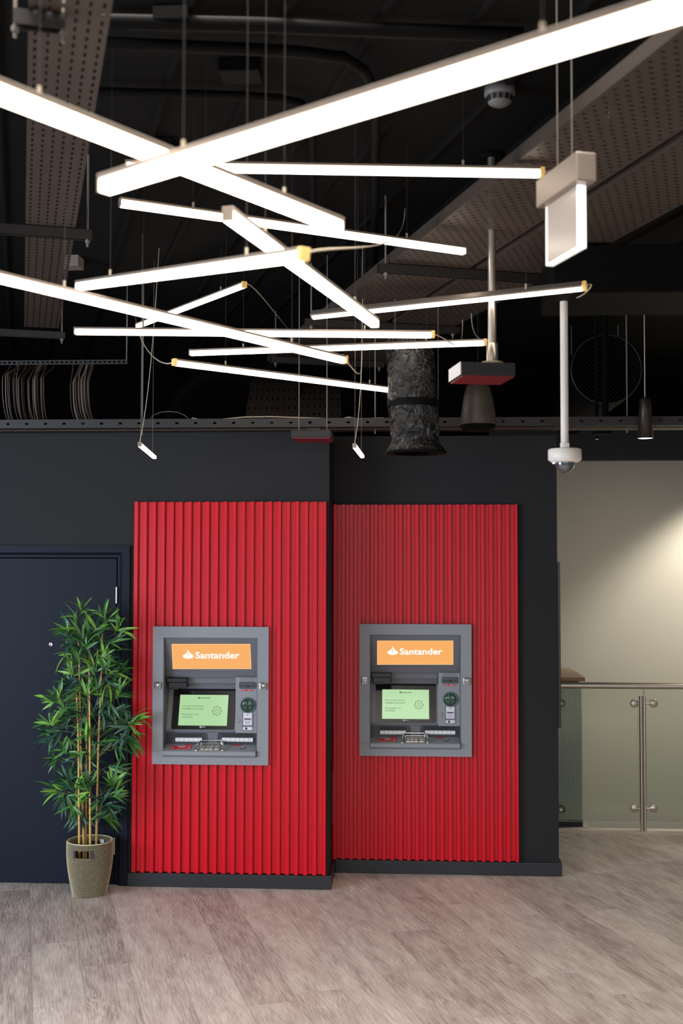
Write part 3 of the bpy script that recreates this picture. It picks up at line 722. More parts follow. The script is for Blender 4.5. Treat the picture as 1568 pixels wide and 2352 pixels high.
for c0 in (-PI/2-0.04-0.38, -PI/2-0.04+0.38):
    q = prad(0.262)+0.003; x, y = PX+q*math.cos(c0), PY+q*math.sin(c0); T = Matrix.Translation((x, y, 0.2625)) @ Matrix.Rotation(c0+PI/2, 4, 'Z')
    obj('handle_binding', box(-0.007, 0.007, -0.004, 0.009, -0.021, 0.021, T=T, ch=0.002), M['leather'], pl)
a0 = 0.95; obj('paper_tag', box(-0.014, 0.014, -0.001, 0.001, -0.012, 0.010, T=Matrix.Translation((PX+0.045, PY+0.108, HP-0.03)) @ Matrix.Rotation(-0.4, 4, 'Z')), M['white'], pl)
obj('pebble_fill', MB().lathe([(0, 0.13), (0.08, 0.128), (0.118, 0.12), (0.118, 0.10)], (PX, PY, 0), 24), M['black'], pl)

bam = thing('bamboo_plant', 'tall artificial bamboo with tan canes standing in the woven basket by the door', 'plant', (PX, PY, 0.12))
# canes: image x at the pot, at mid height and at the top; y of the top; depth offset
canes = [((182,1930),(180,1700),(176,1600),1585,-0.03), ((192,1930),(186,1730),(181,1480),1440,0.03), ((197,1930),(199,1700),(205,1520),1500,0.05), ((207,1930),(206,1700),(205,1560),1490,-0.04), ((221,1930),(226,1700),(232,1580),1455,0.0), ((224,1930),(221,1750),(228,1640),1620,0.05)]
cane_pts = []
for (a, b, c, top, dy) in canes[:5]:
    Y = PY+dy
    P = [ony(a[0], 1990, Y), ony(*a, Y), ony(*b, Y), ony(*c, Y), ony(c[0]+(c[0]-b[0])*0.5, top, Y)]
    P[0].z = 0.125
    pts = []
    for i in range(len(P)-1):
        for s in range(5): pts.append(P[i].lerp(P[i+1], s/5))
    pts.append(P[-1]); n = len(pts); rr = [0.0085*(1-0.55*i/(n-1)) for i in range(n)]
    cn = obj('cane', MB().tube(pts, rr, 10), M['cane'], bam); cane_pts.append(pts)
    mb = MB()
    for i in range(3, n-2, 3):
        d_ = (pts[i+1]-pts[i]).normalized(); mb.tube([pts[i]-d_*0.002, pts[i], pts[i]+d_*0.002], [rr[i]*1.02, rr[i]*1.28, rr[i]*1.02], 10)
    obj('cane_joint', mb, M['node'], cn)
# leaf variants
def leafmesh(kind, L, wd, bend, fold):
    n = 6; vs = []; 
    for i in range(n+1):
        t = i/n; w_ = wd*math.sin(PI*min(1, t*0.94+0.05))**0.8*(1-0.35*t) if 0 < i < n else (wd*0.12 if i == 0 else 0.0003)
        x = L*t*(1-0.12*bend*t); z = -L*bend*0.5*t*t
        vs += [(x, -w_, z+w_*fold), (x, 0, z), (x, w_, z+w_*fold)]
    fs = []
    for i in range(n):
        o = i*3; fs += [(o, o+1, o+4, o+3), (o+1, o+2, o+5, o+4)]
    me = bpy.data.meshes.new('leaf'); me.from_pydata(vs, [], fs); me.materials.append(M[kind]); me.polygons.foreach_set('use_smooth', [True]*len(fs)); me.update(); return me
LV = {}
for kd in ('leafl', 'leafm', 'leafd'):
    LV[kd] = [leafmesh(kd, 0.112+0.016*i, 0.0105+0.0008*i, b, 0.35) for i, b in enumerate((0.25, 0.6, 0.1, 0.9))]
# clusters: (px, py) centres, outward angle in the picture (deg, 0=right, 90=up), tone
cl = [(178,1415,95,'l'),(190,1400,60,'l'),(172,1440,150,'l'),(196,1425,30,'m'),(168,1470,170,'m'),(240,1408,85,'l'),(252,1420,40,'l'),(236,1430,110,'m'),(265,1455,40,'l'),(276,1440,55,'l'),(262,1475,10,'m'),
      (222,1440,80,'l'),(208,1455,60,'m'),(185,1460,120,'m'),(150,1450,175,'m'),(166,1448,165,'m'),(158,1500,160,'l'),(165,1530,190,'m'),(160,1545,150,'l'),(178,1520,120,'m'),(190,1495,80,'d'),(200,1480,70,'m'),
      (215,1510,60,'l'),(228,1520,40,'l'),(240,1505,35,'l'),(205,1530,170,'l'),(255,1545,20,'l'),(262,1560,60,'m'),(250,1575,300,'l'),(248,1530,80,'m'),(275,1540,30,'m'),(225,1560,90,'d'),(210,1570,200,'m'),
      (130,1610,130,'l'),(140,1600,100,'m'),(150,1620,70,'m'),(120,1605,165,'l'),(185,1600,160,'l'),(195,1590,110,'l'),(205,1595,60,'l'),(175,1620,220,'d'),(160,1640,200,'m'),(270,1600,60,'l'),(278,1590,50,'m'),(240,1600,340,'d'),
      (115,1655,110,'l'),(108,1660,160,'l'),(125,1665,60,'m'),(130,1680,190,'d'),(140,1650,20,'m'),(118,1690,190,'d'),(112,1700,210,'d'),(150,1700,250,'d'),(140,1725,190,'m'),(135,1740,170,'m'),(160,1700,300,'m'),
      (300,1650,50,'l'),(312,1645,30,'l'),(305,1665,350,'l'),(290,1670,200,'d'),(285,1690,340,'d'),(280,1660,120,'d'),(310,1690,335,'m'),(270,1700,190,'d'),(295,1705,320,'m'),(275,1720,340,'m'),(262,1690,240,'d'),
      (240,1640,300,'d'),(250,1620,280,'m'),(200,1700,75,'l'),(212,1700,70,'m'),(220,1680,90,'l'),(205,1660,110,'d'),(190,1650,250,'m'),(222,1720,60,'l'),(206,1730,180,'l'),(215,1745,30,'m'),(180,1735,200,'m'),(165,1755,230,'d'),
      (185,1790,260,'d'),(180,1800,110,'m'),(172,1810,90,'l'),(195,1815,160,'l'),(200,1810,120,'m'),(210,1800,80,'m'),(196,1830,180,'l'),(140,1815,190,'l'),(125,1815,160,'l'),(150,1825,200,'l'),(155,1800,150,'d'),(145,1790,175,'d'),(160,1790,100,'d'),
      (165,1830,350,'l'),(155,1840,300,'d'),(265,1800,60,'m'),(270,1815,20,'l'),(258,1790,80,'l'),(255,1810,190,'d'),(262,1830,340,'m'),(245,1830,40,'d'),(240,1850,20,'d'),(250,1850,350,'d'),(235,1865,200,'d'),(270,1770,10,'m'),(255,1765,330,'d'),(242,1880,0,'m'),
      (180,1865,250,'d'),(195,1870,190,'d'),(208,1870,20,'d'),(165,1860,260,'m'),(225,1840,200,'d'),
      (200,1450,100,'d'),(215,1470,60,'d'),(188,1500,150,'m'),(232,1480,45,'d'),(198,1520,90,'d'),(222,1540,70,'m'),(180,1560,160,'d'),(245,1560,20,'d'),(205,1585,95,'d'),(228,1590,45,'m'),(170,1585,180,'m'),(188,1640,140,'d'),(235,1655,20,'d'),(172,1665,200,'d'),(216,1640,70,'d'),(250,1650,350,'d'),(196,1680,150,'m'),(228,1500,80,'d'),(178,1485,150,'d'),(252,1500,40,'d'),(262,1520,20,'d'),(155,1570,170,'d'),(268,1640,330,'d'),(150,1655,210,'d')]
leaves = []; twmb = {i: MB() for i in range(5)}
rng = random.Random(11)
for ci, (cx, cy, ang, tone) in enumerate(cl):
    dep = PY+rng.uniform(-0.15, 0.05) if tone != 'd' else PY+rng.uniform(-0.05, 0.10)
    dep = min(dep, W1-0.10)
    base = ony(cx, cy, dep)
    a = math.radians(ang); main = Vector((math.cos(a), rng.uniform(-0.35, 0.1), math.sin(a))).normalized()
    # twig back to the nearest cane, meeting it lower down
    bi = min(range(5), key=lambda i: min((p-base).length for p in cane_pts[i]))
    cp = [p for p in cane_pts[bi] if p.z < base.z-0.03 and p.z > 0.35] or [cane_pts[bi][7]]
    q = min(cp, key=lambda p: (p-base).length)
    obj('twig', MB().tube(bez(q, q+Vector((0,0,0.05)), base-main*0.05, base+main*0.01, 6), [0.0022, 0.002, 0.0018, 0.0016, 0.0014, 0.0013, 0.0012], 5), M['twig'], bam)
    nl = rng.randint(6, 8)
    for k in range(nl):
        sp = rng.uniform(-65, 65); q1 = Matrix.Rotation(math.radians(sp), 3, 'Y') @ main
        dr = (q1+Vector((0, rng.uniform(-0.55, 0.25), rng.uniform(-0.1, 0.15)))).normalized()
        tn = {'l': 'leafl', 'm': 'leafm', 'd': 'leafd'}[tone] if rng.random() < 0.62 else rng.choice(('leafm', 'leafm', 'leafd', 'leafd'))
        me = LV[tn][rng.randint(0, 3)]; b0 = base-main*rng.uniform(0, 0.035)
        upv = Vector((0,-0.8,1)).normalized(); side = upv.cross(dr).normalized(); nz = dr.cross(side)
        Rt = Matrix((dr, side, nz)).transposed() @ Matrix.Rotation(rng.uniform(-0.9, 0.9), 3, 'X')
        s = rng.uniform(0.62, 1.0)
        tip = b0+dr*0.13*s
        if tip.y > W1-0.03: dr.y = -abs(dr.y); continue
        leaves.append((me, Matrix.Translation(b0) @ Rt.to_4x4() @ Matrix.Scale(s, 4), s, dep))
order = sorted(range(len(leaves)), key=lambda i: -leaves[i][2]+leaves[i][3]*2)
rest = {k: MB() for k in LV}
for rank, i in enumerate(order):
    me, T, s, dep = leaves[i]
    if rank < 290:
        o = bpy.data.objects.new('leaf', me); COL.objects.link(o); o.parent = bam; o.matrix_local = Matrix.Translation(-bam.location) @ T
    else:
        kd = [k for k in LV if me in LV[k]][0]; rest[kd].add([T @ v.co for v in me.vertices], [tuple(p.vertices) for p in me.polygons], True)
allr = MB(); mi = []
for n_, k in enumerate(('leafl', 'leafm', 'leafd')): allr.add(rest[k].v, rest[k].f, True); mi += [n_]*len(rest[k].f)
me = bpy.data.meshes.new('foliage'); me.from_pydata([tuple(v-bam.location) for v in allr.v], [], allr.f)
for k in ('leafl', 'leafm', 'leafd'): me.materials.append(M[k])
me.polygons.foreach_set('material_index', mi); me.polygons.foreach_set('use_smooth', [True]*len(mi)); me.update()
o = bpy.data.objects.new('foliage', me); COL.objects.link(o); o.parent = bam; o['kind'] = 'stuff'

# ------------------------------------------------------------------ suspended light tubes
TW, TH, TA = 0.027, 0.024, 0.010      # width, lit height, aluminium height
G = 'suspended linear light tubes'
tubes = [  # endpoints in the photograph, heights above the camera, cap side, roll, label
 ('a', (236,425), (1600,0), 0.86, 0.86, 0, 'nearest and thickest light tube, rising across the top to the upper right corner'),
 ('b', (-150,150), (780,518), 0.95, 0.95, 0, 'thick light tube sloping down from the left frame edge behind the nearest tube'),
 ('c', (288,380), (1242,396), 1.38, 1.38, 0, 'long horizontal light tube whose right end reaches the hanging exit sign'),
 ('d', (274,464), (1068,576), 1.33, 1.33, 0, 'light tube just under the horizontal one, sloping gently down to the right'),
 ('e', (522,490), (862,742), 0.92, 0.92, 0, 'steeply slanting light tube running down to the right in mid picture'),
 ('f', (180,656), (695,584), 0.98, 0.76, 0, 'light tube rising to a cream end cap with cable, crossing the steep tube'),
 ('g', (-70,620), (790,826), 0.86, 0.86, 0, 'long light tube from the left frame edge crossing several lower tubes'),
 ('h', (315,748), (560,654), 1.50, 1.50, 0, 'short-looking light tube rising to a cream cap, left of centre'),
 ('i', (170,760), (992,768), 1.06, 1.06, 0, 'level light tube with amber right end, upper of the two low level ones'),
 ('j', (435,810), (1113,786), 1.12, 1.12, 0, 'light tube rising slightly to an amber cap beside the steel pole'),
 ('k', (402,832), (938,900), 0.96, 0.96, 0, 'lowest light tube, ending at the black foil duct'),
 ('l', (716,724), (1340,657), 1.12, 1.12, 52, 'light tube turned on its side, showing a grey back, by the white camera pole'),
]
capside = {'a': 0, 'b': 0, 'c': 2, 'd': 0, 'e': 0, 'f': 2, 'g': 2, 'h': 2, 'i': 2, 'j': 2, 'k': 1, 'l': 2}
TP = {}
for key, p1, p2, z1, z2, roll, lab in tubes:
    k_ = {'a': 1.28, 'b': 1.28, 'e': 1.15}.get(key, 1.0); TW, TH, TA = 0.027*k_, 0.024*k_, 0.010*k_
    A_ = onz(*p1, CAMH+z1); B_ = onz(*p2, CAMH+z2); c = (A_+B_)/2; TP[key] = (A_, B_)
    t = thing('light_tube', lab, 'light', c, G)
    ax = (B_-A_).normalized(); sd_ = ax.cross(Vector((0,0,1))).normalized(); upv = sd_.cross(ax)
    Rr = Matrix.Rotation(math.radians(roll), 3, ax); sd_ = Rr @ sd_; upv = Rr @ upv
    T = Matrix((ax, -sd_, upv)).transposed().to_4x4(); T.translation = c; L = (B_-A_).length/2
    lo = -TH/2-TA/2
    obj('diffuser', MB().box(-L+0.006, L-0.006, -TW/2, TW/2, lo, lo+TH, T=T, ch=0.003), M['tube'], t)
    obj('housing', MB().box(-L+0.004, L-0.004, -TW/2-0.001, TW/2+0.001, lo+TH+0.0005, lo+TH+TA, T=T, ch=0.0015), M['alu'], t)
    for s in (-1, 1):
        lit = capside[key] == (1 if s < 0 else 2)
        x0, x1 = (s*(L-0.005), s*(L+(0.012 if lit else 0.0))); x0, x1 = min(x0, x1), max(x0, x1)
        obj('end_cap', MB().box(x0, x1, -TW/2-0.001, TW/2+0.001, lo, lo+TH+TA, T=T, ch=0.002 if lit else 0.0015), M['capy'] if lit else M['alu'], t)
    for s in (-0.62, 0.62):
        p = T @ Vector((s*L, 0, lo+TH+TA)); zc = CEIL
        cl_ = obj('clip', MB().tube([p-Vector((0,0,0.001)), p+Vector((0,0,0.022))], 0.0042, 8), M['cable'], t)
        obj('suspension_wire', MB().tube([p+Vector((0,0,0.02)), Vector((p.x, p.y, zc-0.001))], 0.0007, 5), M['wire'], t)
# power cables hanging from lamp ends
def cable(pts, r, m, parent, name='power_cable', n=6): return obj(name, MB().tube(pts, r, n), m, parent)
ch = {o['label']: o for o in COL.objects if o.name.startswith('light_tube')}
root = {k: next(o for o in COL.objects if o.name.startswith('light_tube') and o['label'] == lab) for k, _, _, _, _, _, lab in tubes}
def hang(key, end, to, sag, m='cable'):
    e_ = TP[key][end]; d_ = (TP[key][end]-TP[key][1-end]).normalized()
    cable(bez(e_+d_*0.010, e_+d_*0.10+Vector((0,0,-sag)), Vector(to)+Vector((0,0,-0.25)), to, 16), 0.0032, M[m], root[key])
hang('c', 1, onz(1400, 225, CEIL-0.01), -0.02)
hang('f', 1, onz(930, 480, CEIL-0.01), -0.03)
hang('i', 1, onz(1062, 735, CEIL-0.36), 0.02)
hang('j', 1, onz(1082, 720, CEIL-0.37), -0.05)
hang('g', 1, onz(832, 800, CEIL-0.3), 0.05)
hang('l', 1, onz(1290, 630, CEIL-0.36), -0.04)
hang('h', 1, onz(700, 760, CEIL-0.01), -0.05)
hang('k', 0, onz(310, 700, CEIL-0.01), 0.06)

# two far short tubes seen almost end-on by the wall
for (p1, p2, lab) in (((321,1021), (355,1050), 'small light tube hanging near the wall above the left red panel'), ((814,1024), (832,1048), 'small light tube hanging near the wall left of the foil duct')):
    A_ = ony(*p1, 6.15); B_ = ony(*p2, 6.85); c = (A_+B_)/2
    t = thing('light_tube', lab, 'light', c, 'small far light tubes')
    ax = (B_-A_).normalized(); sd_ = ax.cross(Vector((0,0,1))).normalized(); upv = sd_.cross(ax)
    T = Matrix((ax, -sd_, upv)).transposed().to_4x4(); T.translation = c; L = (B_-A_).length/2
    obj('diffuser', MB().box(-L+0.004, L, -0.010, 0.010, -0.010, 0.006, T=T), M['tube'], t)
    obj('housing', MB().box(-L+0.004, L, -0.010, 0.010, 0.0065, 0.012, T=T), M['alu'], t)
    obj('end_cap', MB().box(-L-0.004, -L+0.003, -0.011, 0.011, -0.011, 0.013, T=T), M['alu'], t)
    for s in (-0.9, 0.7):
        p = T @ Vector((s*L, 0, 0.012)); obj('suspension_wire', MB().tube([p, (p.x, p.y, CEIL-0.001)], 0.0011, 5), M['dcable'], t)
    e_ = A_; cable(bez(e_, e_+Vector((0.0,-0.01,0.06)), e_+Vector((0.05,0,0.10)), e_+Vector((0.03,0.3,CEIL-e_.z-0.01)), 10), 0.002, M['cable'], t)

# ------------------------------------------------------------------ perforated cable trays
def perf(mb, o, du, dv, L, W, pu, pv, su_, sv_, stagger=False):
    """perforated sheet: origin o, axes du (length L) and dv (width W); holes su x sv at pitch pu x pv"""
    nu = int(L/pu); nv = int(W/pv); pu = L/nu; pv = W/nv
    vs = []; fs = []
    P = lambda u, v: o+du*u+dv*v
    for i in range(nu):
        u0 = i*pu; a = u0+(pu-su_)/2; b = a+su_
        # solid band between hole rows
        for (ua, ub) in ((u0, a), (b, u0+pu)):
            k = len(vs); vs += [P(ua, 0), P(ub, 0), P(ub, W), P(ua, W)]; fs.append((k, k+1, k+2, k+3))
        edges = [0.0]
        for j in range(nv):
            v0 = j*pv+(pv-sv_)/2
            if stagger and i % 2:
                v0 += pv/2
                if v0+sv_ > W-0.004: continue
            edges += [v0, v0+sv_]
        edges.append(W)
        for e0, e1 in zip(edges[::2], edges[1::2]):
            k = len(vs); vs += [P(a, e0), P(b, e0), P(b, e1), P(a, e1)]; fs.append((k, k+1, k+2, k+3))
    mb.add(vs, fs)
def tray(name, lab, o, du, dv, L, W, m, pu, pv, su_, sv_, flange=0.05, stagger=False, group='perforated cable trays', parent=None):
    t = parent or thing(name, lab, 'cable tray', o+du*L/2+dv*W/2, group)
    mb = MB(); perf(mb, o, du, dv, L, W, pu, pv, su_, sv_, stagger); obj('perforated_base', mb, m, t)
    nz = Vector((0,0,1)); 
    for e_ in (0, W):
        s = -1 if e_ == 0 else 1; q = o+dv*e_
        obj('flange', MB().hexa([q, q+du*L, q+du*L+nz*flange, q+nz*flange, q+dv*s*0.0015, q+du*L+dv*s*0.0015, q+du*L+dv*s*0.0015+nz*flange, q+dv*s*0.0015+nz*flange]), m, t)
    return t
def uv(p): return p.dot(ud), p.dot(vd)
ZT = 3.42
# left tray
pL = uv(onz(58, 600, ZT)); pR = uv(onz(160, 600, ZT)); W = pR[1]-pL[1]
u0 = uv(onz(110, -60, ZT))[0]; u1 = uv(onz(90, 752, ZT))[0]
tray('cable_tray', 'perforated metal cable tray running back along the left of the ceiling', ud*u0+vd*pL[1]+Vector((0,0,ZT)), ud, vd, u1-u0, W, M['tray'], 0.052, W/6, 0.026, 0.008)
# right pair of trays
u0 = uv(onz(1560, 60, ZT))[0]; u1 = uv(onz(760, 838, ZT))[0]
for pa, pb, lab in (((877,620), (1070,620), 'wide perforated cable tray above the light tubes, inner one of the pair'), ((1092,620), (1285,620), 'wide perforated cable tray above the light tubes, outer one on the right')):
    a = uv(onz(*pa, ZT)); b = uv(onz(*pb, ZT))
    tray('cable_tray', lab, ud*u0+vd*a[1]+Vector((0,0,ZT)), ud, vd, u1-u0, b[1]-a[1], M['tray'], 0.034, 0.042, 0.009, 0.015, stagger=True)
# crossbars (strut channel) below the trays, with rods to the ceiling
def strut(p, q, z, lab, rods=(0.04, 0.96)):
    a = onz(*p, z); b = onz(*q, z); b = a+vd*((b-a).dot(vd)); c = (a+b)/2; c.z = z
    t = thing('strut_channel', lab, 'support bar', c, 'strut channels under the cable trays')
    T = Matrix((vd, ud, Vector((0,0,1)))).transposed().to_4x4(); T.translation = c; L = (b-a).length/2
    mb = MB().box(-L, L, -0.02, -0.017, -0.02, 0.02, T=T); mb.box(-L, L, 0.017, 0.02, -0.02, 0.02, T=T); mb.box(-L, L, -0.017, 0.017, 0.017, 0.02, T=T)
    obj('channel', mb, M['traydark'], t)
    for r in rods:
        q_ = a.lerp(b, r); obj('threaded_rod', MB().tube([(q_.x, q_.y, z-0.05), (q_.x, q_.y, CEIL-0.001)], 0.005, 6), M['dcable'], t)
        obj('nut', MB().lathe([(0.011, -0.034), (0.011, -0.022)], (q_.x, q_.y, z), 6, smooth=False), M['dcable'], t)
strut((-30,524), (212,534), ZT-0.025, 'dark strut channel under the left cable tray, nearer one')
strut((-30,762), (150,766), ZT-0.025, 'dark strut channel under the left cable tray, farther one')
strut((868,616), (1300,636), ZT-0.025, 'dark strut channel crossing under the two wide trays, nearest one')
strut((700,740), (1068,752), ZT-0.025, 'dark strut channel under the two wide trays, middle one behind the steep tube')
strut((622,826), (892,832), ZT-0.025, 'dark strut channel under the two wide trays, farthest one')
strut((30,42), (150,55), ZT-0.025, 'dark strut channel under the left cable tray, at the top of the picture')
# wall tray along the top of the walls
tz_ = ony(400, 982, 6.93).z
wt = tray('cable_tray', 'long slotted cable tray running along the top of the charcoal walls', Vector((-4.4, 6.93, tz_)), Vector((1,0,0)), Vector((0,1,0)), 9.0, 0.27, M['traydark'], 0.06, 0.045, 0.026, 0.008, flange=0.004)
mb = MB(); perf(mb, Vector((-4.4, 6.929, tz_)), Vector((1,0,0)), Vector((0,0,1)), 9.0, 0.052, 0.113, 0.052, 0.02, 0.012); obj('slotted_side', mb, M['traydark'], wt)
for x in (-3.2, -1.62, -0.2, 1.3, 2.9):
    obj('drop_rod', MB().tube([(x, 7.06, tz_-0.03), (x, 7.06, CEIL-0.001)], 0.005, 6), M['dcable'], wt)
obj('dark_line', MB().tube([(-4.4, 7.0, tz_-0.006), (4.6, 7.0, tz_-0.006)], 0.004, 6), M['dcable2'], wt)
# sloping riser trays from the high trays down to the wall tray
for q, lab in ((((577,868), (682,868), (664,972), (561,972)), 'perforated tray sloping down to the wall tray, left one of two'), (((695,880), (780,880), (770,960), (684,960)), 'perforated tray sloping down to the wall tray, right one, darker')):
    a = ony(*q[0], 8.5); b = ony(*q[1], 8.5); c_ = ony(*q[3], 7.28); d_ = ony(*q[2], 7.28)
    du = (c_-a); L = du.length; du.normalize(); dv = (b-a); W = dv.length; dv.normalize()
    t = thing('riser_tray', lab, 'cable tray', (a+d_)/2, 'perforated cable trays')
    mb = MB(); perf(mb, a, du, dv, L, W, 0.24, 0.036, 0.07, 0.010); obj('perforated_base', mb, M['tray'], t)
    for s in (0, 1):
        o_ = a if s == 0 else b; nr = du.cross(dv).normalized(); nr = nr if nr.y > 0 else -nr
        obj('flange', MB().hexa([o_, o_+du*L, o_+du*L+nr*0.05, o_+nr*0.05]+[x+dv*0.0015 for x in (o_, o_+du*L, o_+du*L+nr*0.05, o_+nr*0.05)]), M['traydark'], t)

# cable bundles dropping onto the wall tray
def bundle(x0, x1, n, lab, bend, y0):
    base = ony((x0+x1)/2, 962, 7.08); t = thing('cable_bundle', lab, 'cables', base, 'cable bundles above the wall tray')
    rng = random.Random(int(x0))
    for k in range(n):
        x = x0+(x1-x0)*k/(n-1); A_ = ony(x+rng.uniform(-3, 3), y0+rng.uniform(-5, 5), 7.10+rng.uniform(0, 0.12)); B_ = ony(x+bend*rng.uniform(0.7, 1.1), 962, 7.05+rng.uniform(0, 0.1)); B_.z = tz_+0.012
        mid = Vector((A_.x+0.004, A_.y, tz_+0.02))
        up_ = Vector((A_.x, 7.26+rng.random()*0.1, ony(100, 832, 7.3).z))
        pts = bez(up_, up_+Vector((0,-0.03,-0.05)), A_+Vector((0,0.02,0.03)), A_, 5)+bez(A_, A_+Vector((0,0,-0.12)), mid+Vector((0.0,0,-0.004)), B_, 10)[1:]
        obj('cable', MB().tube(pts, rng.uniform(0.0028, 0.0045), 5), M[rng.choice(('dcable', 'dcable2', 'dcable2', 'dcable'))], t)
bundle(5, 30, 5, 'bundle of grey cables bending onto the wall tray at the far left', 40, 865)
bundle(30, 66, 9, 'bundle of brown cables next to the far left one, bending onto the wall tray', 45, 870)
bundle(74, 100, 8, 'bundle of cables with one pale strand, left of the fanned bundle', 24, 868)
bundle(165, 205, 14, 'fanned bundle of pale cables spreading right onto the wall tray', 50, 878)
# loose cables on the wall tray
lc = thing('loose_cable', 'cream cable lying along the wall tray below the riser trays', 'cables', ony(600, 962, 7.05))
cable([ony(x, y, 7.0) for x, y in ((440,960), (470,966), (520,962), (560,958), (620,957), (680,959), (740,961), (775,965), (800,958), (820,962), (880,960))], 0.004, M['cable'], lc, 'cable')
lc = thing('loose_cable', 'thin grey cable arching above the wall tray, left of the riser trays', 'cables', ony(390, 950, 7.05))
cable([ony(x, y, 7.03) for x, y in ((344,962), (352,954), (368,947), (388,945), (408,947), (424,954), (434,963))], 0.0022, M['dcable'], lc, 'cable')

# ------------------------------------------------------------------ ceiling services
# conduits
def conduit(pts, z, r, lab, m='duct'):
    P = [onz(x, y, z) for x, y in pts]; t = tag(obj('conduit', MB().tube(P, r, 10), M[m], None, org=(P[0]+P[-1])/2), lab, 'pipe', 'black conduits under the ceiling')
conduit([(228,98), (400,105), (560,112), (680,118), (790,132), (835,160), (858,205), (862,260), (860,600)], CEIL-0.06, 0.020, 'upper black conduit bending forward below the ceiling')
conduit([(215,210), (400,215), (560,220), (640,226), (690,236), (712,262), (716,300), (718,560)], CEIL-0.05, 0.016, 'lower black conduit with a bend, behind the nearest light tube')
conduit([(228,50), (600,58), (900,70), (1200,80)], CEIL-0.05, 0.024, 'straight black conduit along the top of the picture')
for i, (x, y, w_, h_) in enumerate(((300,330,250,30), (500,150,200,60), (350,30,160,50))):
    p = onz(x, y, CEIL-0.03); tag(obj('ceiling_bracket', MB().box(p.x, p.x+w_/1400, p.y, p.y+0.12, CEIL-0.05, CEIL-0.0005, ch=0.004), M['duct'], None, org=p), ('flat black bracket box on the ceiling, lowest of three' , 'flat black bracket box on the ceiling, middle of three', 'flat black bracket box on the ceiling, topmost of three')[i], 'bracket')
# corrugated deck ribs of the ceiling
mb = MB()
for k in range(26):
    v0 = -4.0+k*0.3; a = ud*3.2+vd*v0; b = ud*11.0+vd*v0
    mb.tube([(a.x, a.y, CEIL+0.002), (b.x, b.y, CEIL+0.002)], 0.018, 6) if b.x > -5.4 and b.x < 6 else None
o = struct('trim_3', mb, M['ceil'])
# smoke detector
c = onz(1147, 200, CEIL); t = thing('smoke_detector', 'small grey-white round smoke detector on the black ceiling', 'smoke detector', c)
obj('base', MB().lathe([(0.0, 0), (0.056, 0), (0.057, -0.03), (0.050, -0.036)], c, 32), M['detector'], t)
obj('chamber', MB().lathe([(0.047, -0.036), (0.042, -0.060), (0.030, -0.068), (0, -0.069)], c, 32), M['detector'], t)
for k in range(12):
    a = 2*PI*k/12; T = Matrix.Translation(c+Vector((0.0455*math.cos(a), 0.0455*math.sin(a), -0.047))) @ Matrix.Rotation(a, 4, 'Z') @ Matrix.Rotation(0.21, 4, 'Y')
    obj('slot', MB().box(-0.002, 0.0022, -0.0075, 0.0075, -0.010, 0.009, T=T), M['black'], t)
# exit sign seen along its face
c1 = ony(1335, 495, 3.45); c2 = ony(1262, 540, 3.66)
t = thing('exit_sign', 'hanging edge-lit acrylic emergency sign seen almost from its side', 'sign', ony(1300, 480, 3.7))
dr = Vector((c2.x-c1.x, c2.y-c1.y, 0)); LL = dr.length; dr.normalize(); sd_ = Vector((dr.y, -dr.x, 0))
zt = ony(1335, 425, 3.45).z; zb_ = ony(1335, 570, 3.45).z
T = Matrix((dr, sd_, Vector((0,0,1)))).transposed().to_4x4(); T.translation = Vector((c1.x, c1.y, zb_)); hh = zt-zb_
obj('face_plate', MB().box(0.004, LL-0.004, -0.009, 0.009, 0.006, hh, T=T), M['acrylic'], t)
obj('lit_end_edge', MB().box(-0.003, 0.0035, -0.014, 0.014, 0, hh, T=T, ch=0.002), M['litedge'], t)
obj('rear_edge', MB().box(LL-0.0035, LL+0.003, -0.013, 0.013, 0, hh, T=T, ch=0.002), M['greyrim'], t)
obj('bottom_edge', MB().box(0.004, LL-0.004, -0.012, 0.012, 0, 0.0055, T=T), M['greyrim'], t)
obj('housing', MB().box(-0.035, LL+0.03, -0.033, 0.033, hh+0.001, hh+0.088, T=T, ch=0.005), M['alu'], t)
for s in (0.06, LL-0.06):
    p = T @ Vector((s, 0, hh+0.088)); obj('suspension_wire', MB().tube([p, (p.x, p.y, CEIL-0.001)], 0.0015, 5), M['dcable'], t)
# projector-like box on a pole, red underside
def flatbox(cx, cy, Y, wpx, lab, pole, h=0.05, dep=0.3, lit=True):
    c = ony(cx, cy, Y); w_ = wpx/2700*Y
    t = thing('ceiling_projector' if pole else 'flat_unit', lab, 'projector' if pole else 'ceiling unit', (c.x, Y+dep/2, c.z+h))
    T = Matrix.Translation((c.x, Y+dep/2, c.z)) @ Matrix.Rotation(PSI*0.6 if pole else 0, 4, 'Z')
    b = obj('body', MB().box(-w_/2, w_/2, -dep/2, dep/2, 0, h, T=T, ch=0.004), M['black'], t)
    obj('red_underside', MB().box(-w_/2+0.006, w_/2-0.006, -dep/2+0.004, dep/2-0.004, -0.006, -0.0005, T=T), M['reddark'], t)
    if lit: obj('side_cover', MB().box(-w_/2-0.004, -w_/2-0.0006, -dep/2+0.004, dep/2-0.004, 0.002, h, T=T), M['white'], t)
    return t, T, c, h
t, T, c, h = flatbox(1110, 862, 4.9, 128, 'black ceiling box with red underside at the foot of the steel pole', True, 0.055, 0.22)
pc_ = ony(1130, 835, 5.05); top_ = 3.40
obj('pole', MB().tube([(pc_.x, 5.05, c.z+h+0.002), (pc_.x, 5.05, CEIL-0.001)], 0.0175, 20), M['steel'], t)
obj('collar', MB().lathe([(0.024, 0), (0.024, 0.085), (0.0178, 0.088)], (pc_.x, 5.05, c.z+h+0.02), 20), M['steel'], t)
